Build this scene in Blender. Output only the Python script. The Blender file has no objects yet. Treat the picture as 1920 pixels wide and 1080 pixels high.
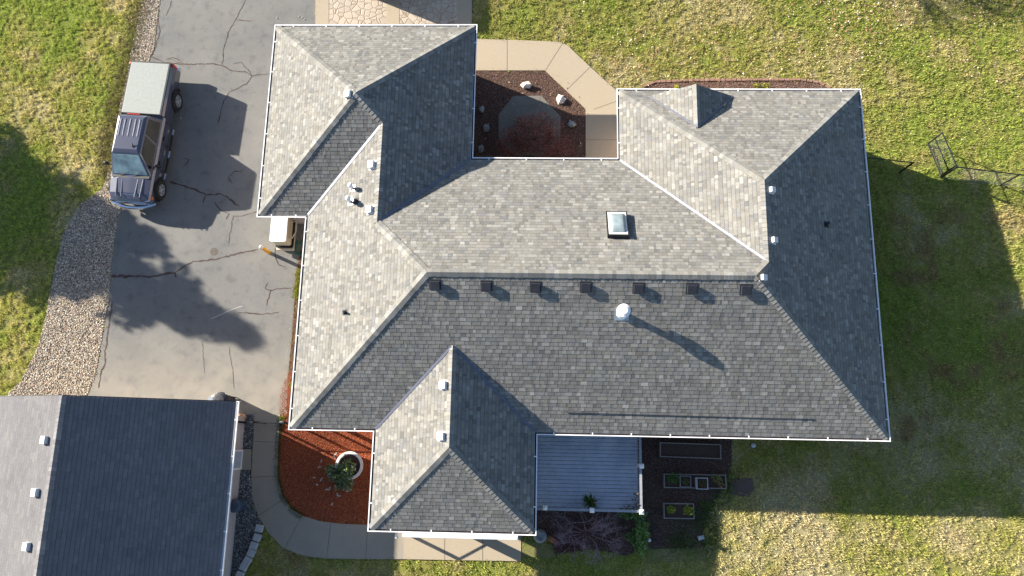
import bpy, math, random
import numpy as np
from mathutils import Vector, Matrix
from mathutils.geometry import tessellate_polygon
random.seed(7); RNG = np.random.default_rng(11)
scene = bpy.context.scene
C = scene.collection
PI = math.pi

# ------------------------------------------------------------------ camera
F_PX, CAM_H = 1368.366, 29.25
CA, CB, CC = math.radians(11.82696), math.radians(1.99776), math.radians(1.10467)
cam_d = bpy.data.cameras.new('camera'); cam = bpy.data.objects.new('camera', cam_d); C.objects.link(cam)
cam.location = (0, 0, CAM_H); cam.rotation_euler = (CA, CB, CC)
cam_d.sensor_width = 36; cam_d.lens = F_PX/1920*36; cam_d.clip_start = .1; cam_d.clip_end = 2000
scene.camera = cam

# ------------------------------------------------------------------ sky + sun
SUN_EL, SUN_AZ = math.radians(22.4), math.radians(23.6)      # light runs to +x and a little to -y
w = bpy.data.worlds.new('World'); scene.world = w; w.use_nodes = True
nt = w.node_tree; bg = nt.nodes['Background']
sky = nt.nodes.new('ShaderNodeTexSky'); sky.sky_type = 'NISHITA'; sky.sun_disc = False
sky.sun_elevation = SUN_EL; sky.sun_rotation = math.radians(293.6); sky.ozone_density = 2.3; sky.dust_density = .6
nt.links.new(sky.outputs['Color'], bg.inputs['Color']); bg.inputs['Strength'].default_value = .064
sd = bpy.data.lights.new('sun', 'SUN'); sd.energy = 5.0; sd.angle = math.radians(.5); sd.color = (1, .925, .80)
sun = bpy.data.objects.new('sun', sd); C.objects.link(sun)
LD = Vector((math.cos(SUN_EL)*math.cos(SUN_AZ), -math.cos(SUN_EL)*math.sin(SUN_AZ), -math.sin(SUN_EL)))
sun.rotation_euler = LD.to_track_quat('-Z', 'Y').to_euler(); sun.location = (-30, 15, 30)
scene.view_settings.view_transform = 'Standard'; scene.view_settings.look = 'None'
scene.view_settings.exposure = 1.55; scene.view_settings.gamma = 1

# ------------------------------------------------------------------ survey helper: photo point -> ground (or given height)
Rm = np.array(cam.rotation_euler.to_matrix())
def G(u, v, z=0.0):
    d = Rm @ np.array([(u-960)/F_PX, -(v-540)/F_PX, -1.0]); t = (z-CAM_H)/d[2]
    return (float(d[0]*t), float(d[1]*t), z)
def GP(pts, z=0.0): return [G(u, v, z)[:2] for u, v in pts]

# ------------------------------------------------------------------ materials
def base_mat(name, rough=.8, metal=0, spec=.5):
    m = bpy.data.materials.new(name); m.use_nodes = True
    b = m.node_tree.nodes['Principled BSDF']
    b.inputs['Roughness'].default_value = rough; b.inputs['Metallic'].default_value = metal
    b.inputs['Specular IOR Level'].default_value = spec
    return m, m.node_tree, b
def pos(nt): return nt.nodes.new('ShaderNodeNewGeometry').outputs['Position']
def noise(nt, scale, detail=3, vec=None, rough=.55):
    n = nt.nodes.new('ShaderNodeTexNoise'); n.inputs['Scale'].default_value = scale; n.inputs['Detail'].default_value = detail
    n.inputs['Roughness'].default_value = rough
    nt.links.new(vec or pos(nt), n.inputs['Vector']); return n
def ramp(nt, fac, stops):
    r = nt.nodes.new('ShaderNodeValToRGB'); nt.links.new(fac, r.inputs['Fac'])
    e = r.color_ramp.elements
    while len(e) < len(stops): e.new(.5)
    for k, (p, c) in enumerate(stops): e[k].position = p; e[k].color = (*c, 1)
    return r.outputs['Color']
def mixc(nt, a, b, fac, mode='MIX'):
    m = nt.nodes.new('ShaderNodeMix'); m.data_type = 'RGBA'; m.blend_type = mode
    for s, v in ((0, fac), (6, a), (7, b)):
        if isinstance(v, (int, float)): m.inputs[s].default_value = v
        elif isinstance(v, tuple): m.inputs[s].default_value = (*v, 1)
        else: nt.links.new(v, m.inputs[s])
    return m.outputs[2]
def bump(nt, b, h, dist, strength=1.0):
    n = nt.nodes.new('ShaderNodeBump'); n.inputs['Distance'].default_value = dist; n.inputs['Strength'].default_value = strength
    nt.links.new(h, n.inputs['Height']); nt.links.new(n.outputs['Normal'], b.inputs['Normal'])
def plain(name, c, rough=.6, metal=0, var=.12, scale=6, spec=.5, coat=0, bd=0, bs=40):
    m, nt, b = base_mat(name, rough, metal, spec)
    n = noise(nt, scale, 4)
    lo = tuple(x*(1-var) for x in c); hi = tuple(min(1, x*(1+var)) for x in c)
    nt.links.new(ramp(nt, n.outputs['Fac'], [(.3, lo), (.7, hi)]), b.inputs['Base Color'])
    if coat: b.inputs['Coat Weight'].default_value = coat; b.inputs['Coat Roughness'].default_value = .04
    if bd: bump(nt, b, noise(nt, bs, 3).outputs['Fac'], bd)
    return m
def mottled(name, c1, c2, fine, big, c3, rough=.9, bd=.004, bs=90, bigamt=.5, spec=.3):
    m, nt, b = base_mat(name, rough, 0, spec)
    n1 = noise(nt, fine, 3); n2 = noise(nt, big, 4)
    a = ramp(nt, n1.outputs['Fac'], [(.32, c1), (.68, c2)])
    f = nt.nodes.new('ShaderNodeMapRange'); f.inputs['From Min'].default_value = .42; f.inputs['From Max'].default_value = .68
    f.inputs['To Max'].default_value = bigamt
    nt.links.new(n2.outputs['Fac'], f.inputs['Value'])
    nt.links.new(mixc(nt, a, c3, f.outputs['Result']), b.inputs['Base Color'])
    bump(nt, b, noise(nt, bs, 2).outputs['Fac'], bd)
    return m
def attr_mat(name, rough=.9, var=.15, scale=60, spec=.2, bd=0, trans=0):
    m, nt, b = base_mat(name, rough, 0, spec)
    at = nt.nodes.new('ShaderNodeAttribute'); at.attribute_name = 'Col'
    n = noise(nt, scale, 2)
    k = ramp(nt, n.outputs['Fac'], [(.3, (1-var,)*3), (.7, (1+var,)*3)])
    col = mixc(nt, at.outputs['Color'], k, 1.0, 'MULTIPLY')
    nt.links.new(col, b.inputs['Base Color'])
    if bd: bump(nt, b, n.outputs['Fac'], bd)
    if trans:
        t = nt.nodes.new('ShaderNodeBsdfTranslucent'); nt.links.new(col, t.inputs['Color'])
        mx = nt.nodes.new('ShaderNodeMixShader'); mx.inputs[0].default_value = trans
        nt.links.new(b.outputs[0], mx.inputs[1]); nt.links.new(t.outputs[0], mx.inputs[2])
        nt.links.new(mx.outputs[0], nt.nodes['Material Output'].inputs['Surface'])
    return m
M = {}
M['shingle'] = attr_mat('shingle', .93, .28, 45, .25, .0015)
M['blade'] = attr_mat('grass_blades', .75, .1, 3, .25, 0, .3)
M['leafy'] = attr_mat('leafy', .6, .1, 20, .35, 0, .25)
_m = M['shingle']; _nt = _m.node_tree; _b = _nt.nodes['Principled BSDF']; _l = _b.inputs['Base Color'].links[0].from_socket
_nt.links.new(mixc(_nt, _l, ramp(_nt, noise(_nt, .9, 5).outputs['Fac'], [(.3, (.90, .90, .91)), (.7, (1.07, 1.06, 1.04))]), 1.0, 'MULTIPLY'), _b.inputs['Base Color'])
M['stone'] = attr_mat('stone', .85, .15, 80, .3)
M['turf'] = attr_mat('turf', .95, .35, 30, .1, .02)
M['white_metal'] = plain('white_metal', (.86, .86, .87), .4, 0, .05)
M['white_paint'] = plain('white_paint', (.72, .7, .66), .6, 0, .08)
M['siding'] = plain('siding', (.42, .37, .36), .75, 0, .08, 3)
M['dark_metal'] = plain('dark_metal', (.02, .021, .025), .45, .3, .3)
M['valley_metal'] = plain('valley_metal', (.13, .14, .19), .5, .3, .1)
M['vent_white'] = plain('vent_white', (.7, .69, .69), .5, 0, .06)
M['vent_black'] = plain('vent_black', (.018, .020, .03), .75, 0, .3)
M['painted_glint_metal'] = plain('painted_glint_valley', (.5, .5, .54), .4, .5)  # lighter valley metal, sun glint painted into its colour
M['rail_metal'] = plain('rail_paint', (.3, .31, .34), .5)
M['galv'] = plain('galvanised', (.62, .64, .66), .3, .7, .1)
M['skin_glass'] = plain('window_glass', (.03, .04, .05), .06, 0, .2, 2, .8)
M['dome'] = plain('skylight_dome', (.22, .27, .29), .3, 0, .15, 5, .8)
M['trunk'] = plain('bark_brown', (.09, .065, .05), .9, 0, .4, 20, .2, 0, .01, 30)
M['twig'] = plain('purple_twig', (.34, .24, .27), .8, 0, .3, 12, .2)
M['asphalt'] = None
# asphalt: speckled, with broad sun-bleached blotches and tyre-worn streaks
m, nt, b = base_mat('asphalt', .85, 0, .35)
n1 = noise(nt, 70, 2); n2 = noise(nt, .55, 5); n3 = noise(nt, 2.6, 4)
a = ramp(nt, n1.outputs['Fac'], [(.25, (.13, .129, .126)), (.75, (.225, .221, .212))])
a = mixc(nt, a, ramp(nt, n2.outputs['Fac'], [(.35, (.85, .855, .86)), (.65, (1.08, 1.06, 1.02))]), 1.0, 'MULTIPLY')
a = mixc(nt, a, ramp(nt, n3.outputs['Fac'], [(.3, (.80, .80, .81)), (.46, (1, 1, 1)), (.8, (1.06, 1.05, 1.02))]), 1.0, 'MULTIPLY')
# wind-blown silt along the south end
sx = nt.nodes.new('ShaderNodeSeparateXYZ'); nt.links.new(pos(nt), sx.inputs[0])
mr = nt.nodes.new('ShaderNodeMapRange'); mr.inputs['From Min'].default_value = 4.2; mr.inputs['From Max'].default_value = 1.8
nt.links.new(sx.outputs['Y'], mr.inputs['Value'])
mm = nt.nodes.new('ShaderNodeMath'); mm.operation = 'MULTIPLY'; nt.links.new(mr.outputs[0], mm.inputs[0]); nt.links.new(noise(nt, 1.3, 4).outputs['Fac'], mm.inputs[1])
a = mixc(nt, a, (.33, .29, .235), mm.outputs[0])
nt.links.new(a, b.inputs['Base Color']); bump(nt, b, n1.outputs['Fac'], .004)
M['asphalt'] = m
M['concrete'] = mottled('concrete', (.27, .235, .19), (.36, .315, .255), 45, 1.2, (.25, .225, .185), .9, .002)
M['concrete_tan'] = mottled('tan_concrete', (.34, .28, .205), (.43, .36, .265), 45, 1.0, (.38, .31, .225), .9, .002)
M['joint'] = plain('joint', (.12, .1, .085), .95)
M['sealant'] = plain('crack_sealant', (.075, .048, .042), .8, 0, .4, 8, .3)
M['soil'] = mottled('soil', (.05, .032, .026), (.12, .075, .058), 30, 2, (.07, .05, .035), .95, .03, 25)
M['red_soil'] = mottled('red_mulch', (.16, .035, .014), (.36, .09, .035), 26, 2, (.2, .05, .022), .95, .03, 22)
M['gravel_base'] = mottled('gravel_base', (.16, .14, .12), (.28, .25, .21), 22, 1, (.2, .17, .14), .95, .03, 24)
M['dark_gravel_base'] = mottled('dark_gravel_base', (.05, .05, .05), (.12, .12, .12), 30, 1, (.07, .07, .07), .95, .02, 30)
M['moss_slab'] = mottled('mossy_concrete', (.12, .12, .04), (.24, .2, .1), 14, 1.5, (.13, .15, .03), .95, .006, 20, .8)
M['slab_pink'] = mottled('pink_slab', (.09, .06, .055), (.15, .10, .09), 24, 3, (.08, .07, .04), .95, .004)
M['deck'] = None
m, nt, b = base_mat('deck_boards', .4, 0, .5)
n1 = noise(nt, 1.2, 4); n2 = noise(nt, 60, 2)
a = ramp(nt, n1.outputs['Fac'], [(.3, (.36, .41, .50)), (.7, (.56, .60, .68))])
a = mixc(nt, a, ramp(nt, n2.outputs['Fac'], [(.28, (.6, .6, .6)), (.5, (1, 1, 1))]), 1.0, 'MULTIPLY')
nt.links.new(a, b.inputs['Base Color']); M['deck'] = m
M['wood_grey'] = plain('weathered_wood', (.24, .215, .20), .85, 0, .25, 14, .2, 0, .003, 60)
M['block'] = plain('edging_block', (.42, .43, .44), .9, 0, .15, 10, .2, 0, .004, 40)
M['rock_white'] = plain('white_rock', (.62, .56, .5), .85, 0, .2, 6, .3, 0, .02, 12)
M['rock_grey'] = plain('grey_rock', (.25, .26, .26), .85, 0, .25, 8, .3, 0, .02, 12)
M['truck_paint'] = plain('truck_paint', (.06, .065, .098), .3, .28, .06, 1, .6, 1)
M['truck_black'] = plain('truck_black', (.008, .008, .009), .5)
M['rubber'] = plain('rubber', (.012, .012, .012), .85)
M['chrome'] = plain('chrome', (.8, .8, .82), .12, 1, .02)
M['cover_vinyl'] = plain('bed_cover_vinyl', (.29, .31, .29), .6, 0, .07, 9, .3, 0, .001, 50)
M['windshield'] = plain('windshield', (.22, .31, .31), .05, 0, .5, 2.2, 1, 1)
M['side_glass'] = plain('side_glass', (.02, .02, .018), .05, 0, .4, 2, .8)
M['interior'] = plain('interior', (.16, .14, .12), .8)
M['red_lens'] = plain('red_lens', (.45, .03, .03), .3)
M['amber'] = plain('amber_lens', (.6, .15, .02), .3)
M['cream'] = plain('cream_body', (.55, .48, .34), .45, 0, .06)
M['cart_white'] = plain('cart_white', (.82, .81, .78), .4, 0, .03)
M['yellow'] = plain('yellow_paint', (.72, .34, .02), .5, 0, .08)
M['hose'] = plain('green_hose', (.01, .16, .10), .5)
M['blue_plastic'] = plain('blue_plastic', (.05, .075, .12), .35, 0, .15)
M['terracotta'] = plain('terracotta', (.45, .17, .08), .8, 0, .25, 20)
M['brick'] = plain('brick', (.28, .16, .12), .9, 0, .3, 9)
M['door_wood'] = plain('door_paint', (.34, .38, .46), .5)
# stamped patio: irregular cobbles with grey joints
m, nt, b = base_mat('stamped_concrete', .8, 0, .3)
vo = nt.nodes.new('ShaderNodeTexVoronoi'); vo.feature = 'DISTANCE_TO_EDGE'; vo.inputs['Scale'].default_value = 3.5; vo.inputs['Randomness'].default_value = .85
nt.links.new(pos(nt), vo.inputs['Vector'])
vc = nt.nodes.new('ShaderNodeTexVoronoi'); vc.inputs['Scale'].default_value = 3.5; vc.inputs['Randomness'].default_value = .85; nt.links.new(pos(nt), vc.inputs['Vector'])
hs = nt.nodes.new('ShaderNodeHueSaturation'); hs.inputs['Color'].default_value = (.43, .36, .285, 1)
sp = nt.nodes.new('ShaderNodeSeparateColor'); nt.links.new(vc.outputs['Color'], sp.inputs[0])
mr = nt.nodes.new('ShaderNodeMapRange'); mr.inputs['To Min'].default_value = .88; mr.inputs['To Max'].default_value = 1.1
nt.links.new(sp.outputs[0], mr.inputs['Value']); nt.links.new(mr.outputs[0], hs.inputs['Value'])
e = ramp(nt, vo.outputs['Distance'], [(.012, (.62, .56, .52)), (.045, (1, 1, 1))])
a = mixc(nt, hs.outputs[0], e, 1.0, 'MULTIPLY')
a = mixc(nt, a, ramp(nt, noise(nt, 40, 2).outputs['Fac'], [(.3, (.9, .9, .9)), (.7, (1.08, 1.08, 1.08))]), 1.0, 'MULTIPLY')
nt.links.new(a, b.inputs['Base Color'])
bump(nt, b, ramp(nt, vo.outputs['Distance'], [(0, (0, 0, 0)), (.08, (1, 1, 1))]), .012)
M['stamped'] = m

# ------------------------------------------------------------------ objects
ORG = {}
def props(o, label=None, cat=None, group=None, kind=None):
    if label: o['label'] = label
    if cat: o['category'] = cat
    if group: o['group'] = group
    if kind: o['kind'] = kind
    return o
def thing(name, label, cat, loc=(0, 0, 0), group=None, rz=0):
    o = bpy.data.objects.new(name, None); C.objects.link(o); o.location = loc; o.rotation_euler = (0, 0, rz)
    o.empty_display_size = .2
    ORG[o.name] = Vector((0, 0, 0)) if rz else Vector(loc)
    return props(o, label, cat, group)
class MB:
    def __init__(s): s.v = []; s.f = []; s.m = []; s.c = []; s.mi = 0; s.col = (1, 1, 1)
    def add(s, vs, fs):
        o = len(s.v); s.v += [tuple(p) for p in vs]
        for f in fs: s.f.append(tuple(i+o for i in f)); s.m.append(s.mi); s.c.append(s.col)
        return s
    def box(s, x0, x1, y0, y1, z0, z1):
        return s.add([(x0, y0, z0), (x1, y0, z0), (x1, y1, z0), (x0, y1, z0), (x0, y0, z1), (x1, y0, z1), (x1, y1, z1), (x0, y1, z1)],
                     [(0, 3, 2, 1), (4, 5, 6, 7), (0, 1, 5, 4), (1, 2, 6, 5), (2, 3, 7, 6), (3, 0, 4, 7)])
    def frame(s, o, ax, ay, az, X, Y, Z):      # box in a local frame, X=(x0,x1) ...
        o, ax, ay, az = Vector(o), Vector(ax), Vector(ay), Vector(az)
        P = [o+ax*x+ay*y+az*z for z in Z for x, y in ((X[0], Y[0]), (X[1], Y[0]), (X[1], Y[1]), (X[0], Y[1]))]
        return s.add(P, [(0, 3, 2, 1), (4, 5, 6, 7), (0, 1, 5, 4), (1, 2, 6, 5), (2, 3, 7, 6), (3, 0, 4, 7)])
    def prism(s, poly, z0, z1):
        n = len(poly)
        ar = sum(poly[i][0]*poly[(i+1) % n][1]-poly[(i+1) % n][0]*poly[i][1] for i in range(n))
        if ar < 0: poly = poly[::-1]
        vs = [(x, y, z0) for x, y in poly]+[(x, y, z1) for x, y in poly]
        tri = tessellate_polygon([[Vector((x, y, 0)) for x, y in poly]])
        fs = []
        for t in tri:
            a, b_, c_ = [Vector(poly[i]) for i in t]
            if (b_-a).cross(c_-a) < 0: t = t[::-1]
            fs.append(tuple(i+n for i in t)); fs.append(tuple(t[::-1]))
        fs += [(i, (i+1) % n, (i+1) % n+n, i+n) for i in range(n)]
        return s.add(vs, fs)
    def tube(s, p0, p1, r0, r1=None, n=8, cap=True):
        r1 = r0 if r1 is None else r1
        p0, p1 = Vector(p0), Vector(p1); d = (p1-p0)
        if d.length < 1e-6: return s
        d.normalize(); a = d.orthogonal().normalized(); b_ = d.cross(a)
        vs = [p+(a*math.cos(2*PI*k/n)+b_*math.sin(2*PI*k/n))*r for p, r in ((p0, r0), (p1, r1)) for k in range(n)]
        fs = [(k, (k+1) % n, (k+1) % n+n, k+n) for k in range(n)]
        if cap: fs += [tuple(range(n-1, -1, -1)), tuple(range(n, 2*n))]
        return s.add(vs, fs)
    def path(s, pts, r, n=6):
        for a, b_ in zip(pts[:-1], pts[1:]): s.tube(a, b_, r, r, n)
        return s
    def lathe(s, c, prof, n=24, axis=2, close=False):
        c = Vector(c); vs = []
        for r, h in prof:
            for k in range(n):
                a = 2*PI*k/n
                if axis == 2: vs.append(c+Vector((r*math.cos(a), r*math.sin(a), h)))
                else: vs.append(c+Vector((r*math.cos(a), h, r*math.sin(a))))
        m_ = len(prof); fs = []
        for j in range(m_-1):
            for k in range(n): fs.append((j*n+k, j*n+(k+1) % n, (j+1)*n+(k+1) % n, (j+1)*n+k))
        return s.add(vs, fs)
    def blob(s, c, rx, ry, rz, n=10, jit=.12):
        c = Vector(c); vs = [c+Vector((0, 0, rz))]; rows = 5
        for j in range(1, rows):
            t = PI*j/rows
            for k in range(n):
                a = 2*PI*k/n; q = 1+random.uniform(-jit, jit)
                vs.append(c+Vector((rx*q*math.sin(t)*math.cos(a), ry*q*math.sin(t)*math.sin(a), rz*q*math.cos(t))))
        vs.append(c-Vector((0, 0, rz))); L = len(vs)-1
        fs = [(0, 1+k, 1+(k+1) % n) for k in range(n)]
        for j in range(rows-2):
            for k in range(n): fs.append((1+j*n+k, 1+(j+1)*n+k, 1+(j+1)*n+(k+1) % n, 1+j*n+(k+1) % n))
        fs += [(L, 1+(rows-2)*n+(k+1) % n, 1+(rows-2)*n+k) for k in range(n)]
        return s.add(vs, fs)
    def ribbon(s, pts, wd, z, jit=0):
        P = [Vector(p[:2]) for p in pts]; L = []; R = []
        for i, p in enumerate(P):
            d = (P[min(i+1, len(P)-1)]-P[max(i-1, 0)])
            if d.length < 1e-6: d = Vector((1, 0))
            d.normalize(); nn = Vector((-d.y, d.x)); ww = wd/2*(1+random.uniform(-jit, jit))
            if jit and i in (0, len(P)-1): ww *= .3
            L.append((p+nn*ww)); R.append((p-nn*ww))
        n = len(P); vs = [(q.x, q.y, z) for q in L]+[(q.x, q.y, z) for q in R]
        return s.add(vs, [(i+n, i+1+n, i+1, i) for i in range(n-1)])
    def build(s, name, mats, parent=None, smooth=False, bevel=0):
        me = bpy.data.meshes.new(name)
        off = ORG.get(parent.name, Vector()) if parent is not None else Vector()
        me.from_pydata([(p[0]-off.x, p[1]-off.y, p[2]-off.z) for p in s.v], [], s.f)
        if not isinstance(mats, (list, tuple)): mats = [mats]
        for m_ in mats: me.materials.append(M[m_] if isinstance(m_, str) else m_)
        if any(s.m): me.polygons.foreach_set('material_index', s.m)
        if any(c_ != (1, 1, 1) for c_ in s.c):
            at = me.color_attributes.new('Col', 'FLOAT_COLOR', 'CORNER')
            buf = []
            for f, c_ in zip(s.f, s.c): buf += [c_[0], c_[1], c_[2], 1.0]*len(f)
            at.data.foreach_set('color', buf)
        if smooth: me.polygons.foreach_set('use_smooth', [True]*len(me.polygons))
        me.update()
        o = bpy.data.objects.new(name, me); C.objects.link(o)
        if parent is not None: o.parent = parent; ORG[o.name] = off
        if bevel:
            b_ = o.modifiers.new('bevel', 'BEVEL'); b_.width = bevel; b_.segments = 2; b_.limit_method = 'ANGLE'; b_.angle_limit = math.radians(35)
        return o
def struct(mb, name, mats, **k): return props(mb.build(name, mats, **k), kind='structure')
def np_tris(name, V, mat, cols, parent=None, nper=3, F=None):   # V (n,3), cols per face
    me = bpy.data.meshes.new(name); nv = len(V)
    off = np.array(ORG.get(parent.name, Vector())) if parent is not None else np.zeros(3)
    V = V-off
    if F is None: F = np.arange(nv).reshape(-1, nper)
    nf, k = F.shape
    me.vertices.add(nv); me.vertices.foreach_set('co', V.astype(np.float32).ravel())
    me.loops.add(nf*k); me.loops.foreach_set('vertex_index', F.astype(np.int32).ravel())
    me.polygons.add(nf); me.polygons.foreach_set('loop_start', np.arange(0, nf*k, k, dtype=np.int32)); me.polygons.foreach_set('loop_total', np.full(nf, k, dtype=np.int32))
    me.update(calc_edges=True)
    at = me.color_attributes.new('Col', 'FLOAT_COLOR', 'CORNER')
    c4 = np.ones((nf, k, 4), dtype=np.float32); c4[:, :, :3] = cols[:, None, :]
    at.data.foreach_set('color', c4.ravel())
    me.materials.append(M[mat])
    o = bpy.data.objects.new(name, me); C.objects.link(o)
    if parent is not None: o.parent = parent; ORG[o.name] = Vector(off)
    return o
def dup(root, loc=None, rz=None, label=None):
    r = root.copy(); C.objects.link(r)
    if loc is not None: r.location = loc
    if rz is not None: r.rotation_euler = (0, 0, rz)
    if label: r['label'] = label
    for ch in list(root.children):
        c_ = ch.copy(); C.objects.link(c_); c_.parent = r
        for g in ch.children: d = g.copy(); C.objects.link(d); d.parent = c_
    return r

# value noise on arrays
_GR = RNG.random((256, 256))
def vnoise(x, y, s):
    x = np.asarray(x)*s+100.3; y = np.asarray(y)*s+57.7
    xi = np.floor(x).astype(int); yi = np.floor(y).astype(int); fx = x-xi; fy = y-yi
    fx = fx*fx*(3-2*fx); fy = fy*fy*(3-2*fy)
    g = lambda a, b_: _GR[a % 256, b_ % 256]
    return (g(xi, yi)*(1-fx)+g(xi+1, yi)*fx)*(1-fy)+(g(xi, yi+1)*(1-fx)+g(xi+1, yi+1)*fx)*fy
def fbm(x, y, s, o=4):
    t = 0; a = .5; n_ = 0
    for k in range(o): t = t+a*vnoise(x, y, s*2**k); n_ += a; a *= .55
    return t/n_
def inside(x, y, poly):
    r = np.zeros(np.shape(x), bool); n = len(poly)
    for i in range(n):
        x0, y0 = poly[i]; x1, y1 = poly[(i+1) % n]
        if y0 == y1: continue
        c_ = ((y0 > y) != (y1 > y)) & (x < (x1-x0)*(y-y0)/(y1-y0)+x0)
        r ^= c_
    return r
def scatter(poly, dens):
    xs = [p[0] for p in poly]; ys = [p[1] for p in poly]
    n = int((max(xs)-min(xs))*(max(ys)-min(ys))*dens)
    x = RNG.uniform(min(xs), max(xs), n); y = RNG.uniform(min(ys), max(ys), n)
    k = inside(x, y, poly); return x[k], y[k]

# ------------------------------------------------------------------ outlines of the site
W1, W2, SW, SE, I1, I2, EE = -10.861, -8.974, -5.897, -.03, -2.636, 2.918, 12.278
N1, N2, N3, S1, SS, S2 = 16.309, 13.525, 10.642, 8.186, .216, -3.201
ZE, PT = 2.75, .5607
outline = [(W1, N1), (I1, N1), (I1, N3), (I2, N3), (I2, N2), (EE, N2), (EE, SS), (SE, SS), (SE, S2), (SW, S2), (SW, SS), (W2, SS), (W2, S1), (W1, S1)]
drive_px = [(304, -90), (301, 0), (295, 40), (290, 90), (281, 112), (262, 180), (243, 300), (232, 380), (222, 410), (214, 460), (208, 510), (205, 560), (194, 620), (181, 700), (163, 745), (150, 800), (446, 800), (458, 778), (520, 779), (538, 778), (541, 700), (547, 640), (553, 560), (561, 480), (575, 410), (600, 340), (640, 40), (594, 40), (590, -90)]
drive = GP(drive_px)
gravel = GP([(292, -90), (268, 0), (246, 100), (235, 160), (224, 205), (213, 290), (196, 350), (150, 385), (118, 440), (96, 540), (88, 590), (72, 650), (40, 715), (5, 748), (-20, 780), (150, 800), (163, 745), (181, 700), (194, 620), (205, 560), (208, 510), (214, 460), (222, 410), (232, 380), (243, 300), (262, 180), (281, 112), (290, 90), (295, 40), (301, 0), (304, -90)])
patio_n = GP([(593, -90), (593, 90), (884, 90), (884, -90)])
walk_n = GP([(870, 74), (896, 74), (960, 76), (1041, 79), (1053, 81), (1065, 87), (1104, 124), (1140, 157), (1156, 171), (1200, 190), (1200, 320), (1098, 320), (1098, 205), (1022, 133), (870, 133)])
court = GP([(870, 133), (1022, 133), (1098, 205), (1098, 320), (870, 320)])
sw_out = [(478, 777), (475, 840), (472, 890), (474, 935), (485, 967), (505, 1000), (533, 1028), (570, 1042), (613, 1047), (690, 1048), (757, 1048), (977, 1052)]
sw_in = [(977, 990), (688, 984), (640, 982), (600, 977), (567, 967), (545, 953), (530, 930), (521, 893), (522, 840), (526, 777)]
walk_s = GP(sw_out+sw_in)
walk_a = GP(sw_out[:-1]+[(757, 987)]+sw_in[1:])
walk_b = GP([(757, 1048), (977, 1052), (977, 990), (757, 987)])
red_bed = GP([(526, 740), (526, 783), (522, 840), (521, 893), (530, 930), (545, 953), (567, 967), (600, 977), (640, 982), (688, 984), (760, 984), (760, 700), (540, 700)])
dark_gravel = GP([(440, 776), (478, 777), (475, 840), (472, 890), (474, 935), (485, 967), (494, 985), (478, 1020), (460, 1045), (444, 1085), (436, 1120), (400, 1120)])
bark_bed = GP([(990, 940), (1192, 940), (1192, 800), (1372, 800), (1372, 880), (1345, 935), (1318, 985), (1322, 1027), (1205, 1032), (1170, 1042), (1120, 1030), (1040, 1038), (1030, 1015), (990, 1000)])
north_bed = GP([(1180, 200), (1203, 164), (1228, 155), (1300, 152), (1420, 151), (1500, 151), (1535, 156), (1558, 168), (1590, 200)])
west_strip = GP([(561, 470), (553, 560), (547, 640), (541, 700), (538, 800), (640, 800), (640, 470)])
slab_a = GP([(1213, 1029), (1322, 1027), (1326, 1052), (1213, 1054)])
slab_b = GP([(976, 1012), (1034, 1020), (1043, 1046), (977, 1044)])
slab_c = GP([(1369, 898), (1410, 896), (1413, 918), (1400, 932), (1368, 926)])
footpr = [(-9, 14), (-4, 15), (11, 12), (11, 1), (-1, 1), (-1, -2), (-5, -2), (-5, 1), (-8, 1), (-8, 8), (-10, 9)]
gar = [(-21, .7), (-11.75, .7), (-11.75, -9), (-21, -9)]
hard = [drive, gravel, patio_n, walk_n, court, walk_s, red_bed, dark_gravel, bark_bed, north_bed, west_strip, slab_c, footpr, gar]

# ------------------------------------------------------------------ lawn
def lawn_col(x, y):
    a = fbm(x, y, .28, 4); b_ = fbm(x+40, y, 1.1, 3); c_ = fbm(x, y+60, 3.5, 2)
    straw = .42+1.5*(a-.5)+.9*(b_-.5)+.5*(c_-.5)
    sm = lambda e0, e1, v: np.clip((v-e0)/(e1-e0), 0, 1)
    west = sm(-11, -15, x)
    south = sm(0, -3.5, y)*sm(4, 9, x)
    ne = sm(0, 4, x)*sm(6, 10, y)
    east = sm(11, 13, x)*sm(10, 8, y)*sm(-3, -1, y)
    bs = sm(-2, -4, y)*sm(8, 4, x)
    straw = straw - .10*west + .40*south - .05*ne + .16*sm(12, 20, x)*ne - .04*east - .1*bs
    straw = np.clip(straw, 0, 1)[..., None]
    g1 = np.array([.30, .355, .065]); g2 = np.array([.40, .375, .11]); st = np.array([.58, .50, .29])
    br = np.array([.34, .23, .10])
    c0 = g1*(1-np.clip(straw*2, 0, 1))+g2*np.clip(straw*2, 0, 1)
    col = c0*(1-np.clip(straw*1.5-.6, 0, 1))+st*np.clip(straw*1.5-.6, 0, 1)
    d = np.clip((fbm(x+9, y+31, .8, 3)-.60)*5, 0, 1)[..., None]*(east+bs*.5+.25)[..., None]
    return col*(1-.7*d)+br*.7*d
def sheet():
    xs = np.concatenate([[-400, -150, -60, -38], np.arange(-32, 27.01, .25), [34, 60, 150, 400]])
    ys = np.concatenate([[-400, -150, -60, -18], np.arange(-9, 24.01, .25), [30, 60, 150, 400]])
    X, Y = np.meshgrid(xs, ys); nx, ny = len(xs), len(ys)
    Z = (vnoise(X, Y, .5)-.5)*.02*((np.abs(X) < 30) & (np.abs(Y) < 24)); Z = Z-.012
    V = np.stack([X, Y, Z], -1).reshape(-1, 3)
    i = np.arange((ny-1)*(nx-1)); r = i//(nx-1); c_ = i % (nx-1); a = r*nx+c_
    F = np.stack([a, a+1, a+nx+1, a+nx], 1)
    ctr = V[F].mean(1)
    o = np_tris('lawn', V, 'turf', lawn_col(ctr[:, 0], ctr[:, 1])*.58, F=F, nper=4)
    props(o, kind='structure')
sheet()
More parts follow.
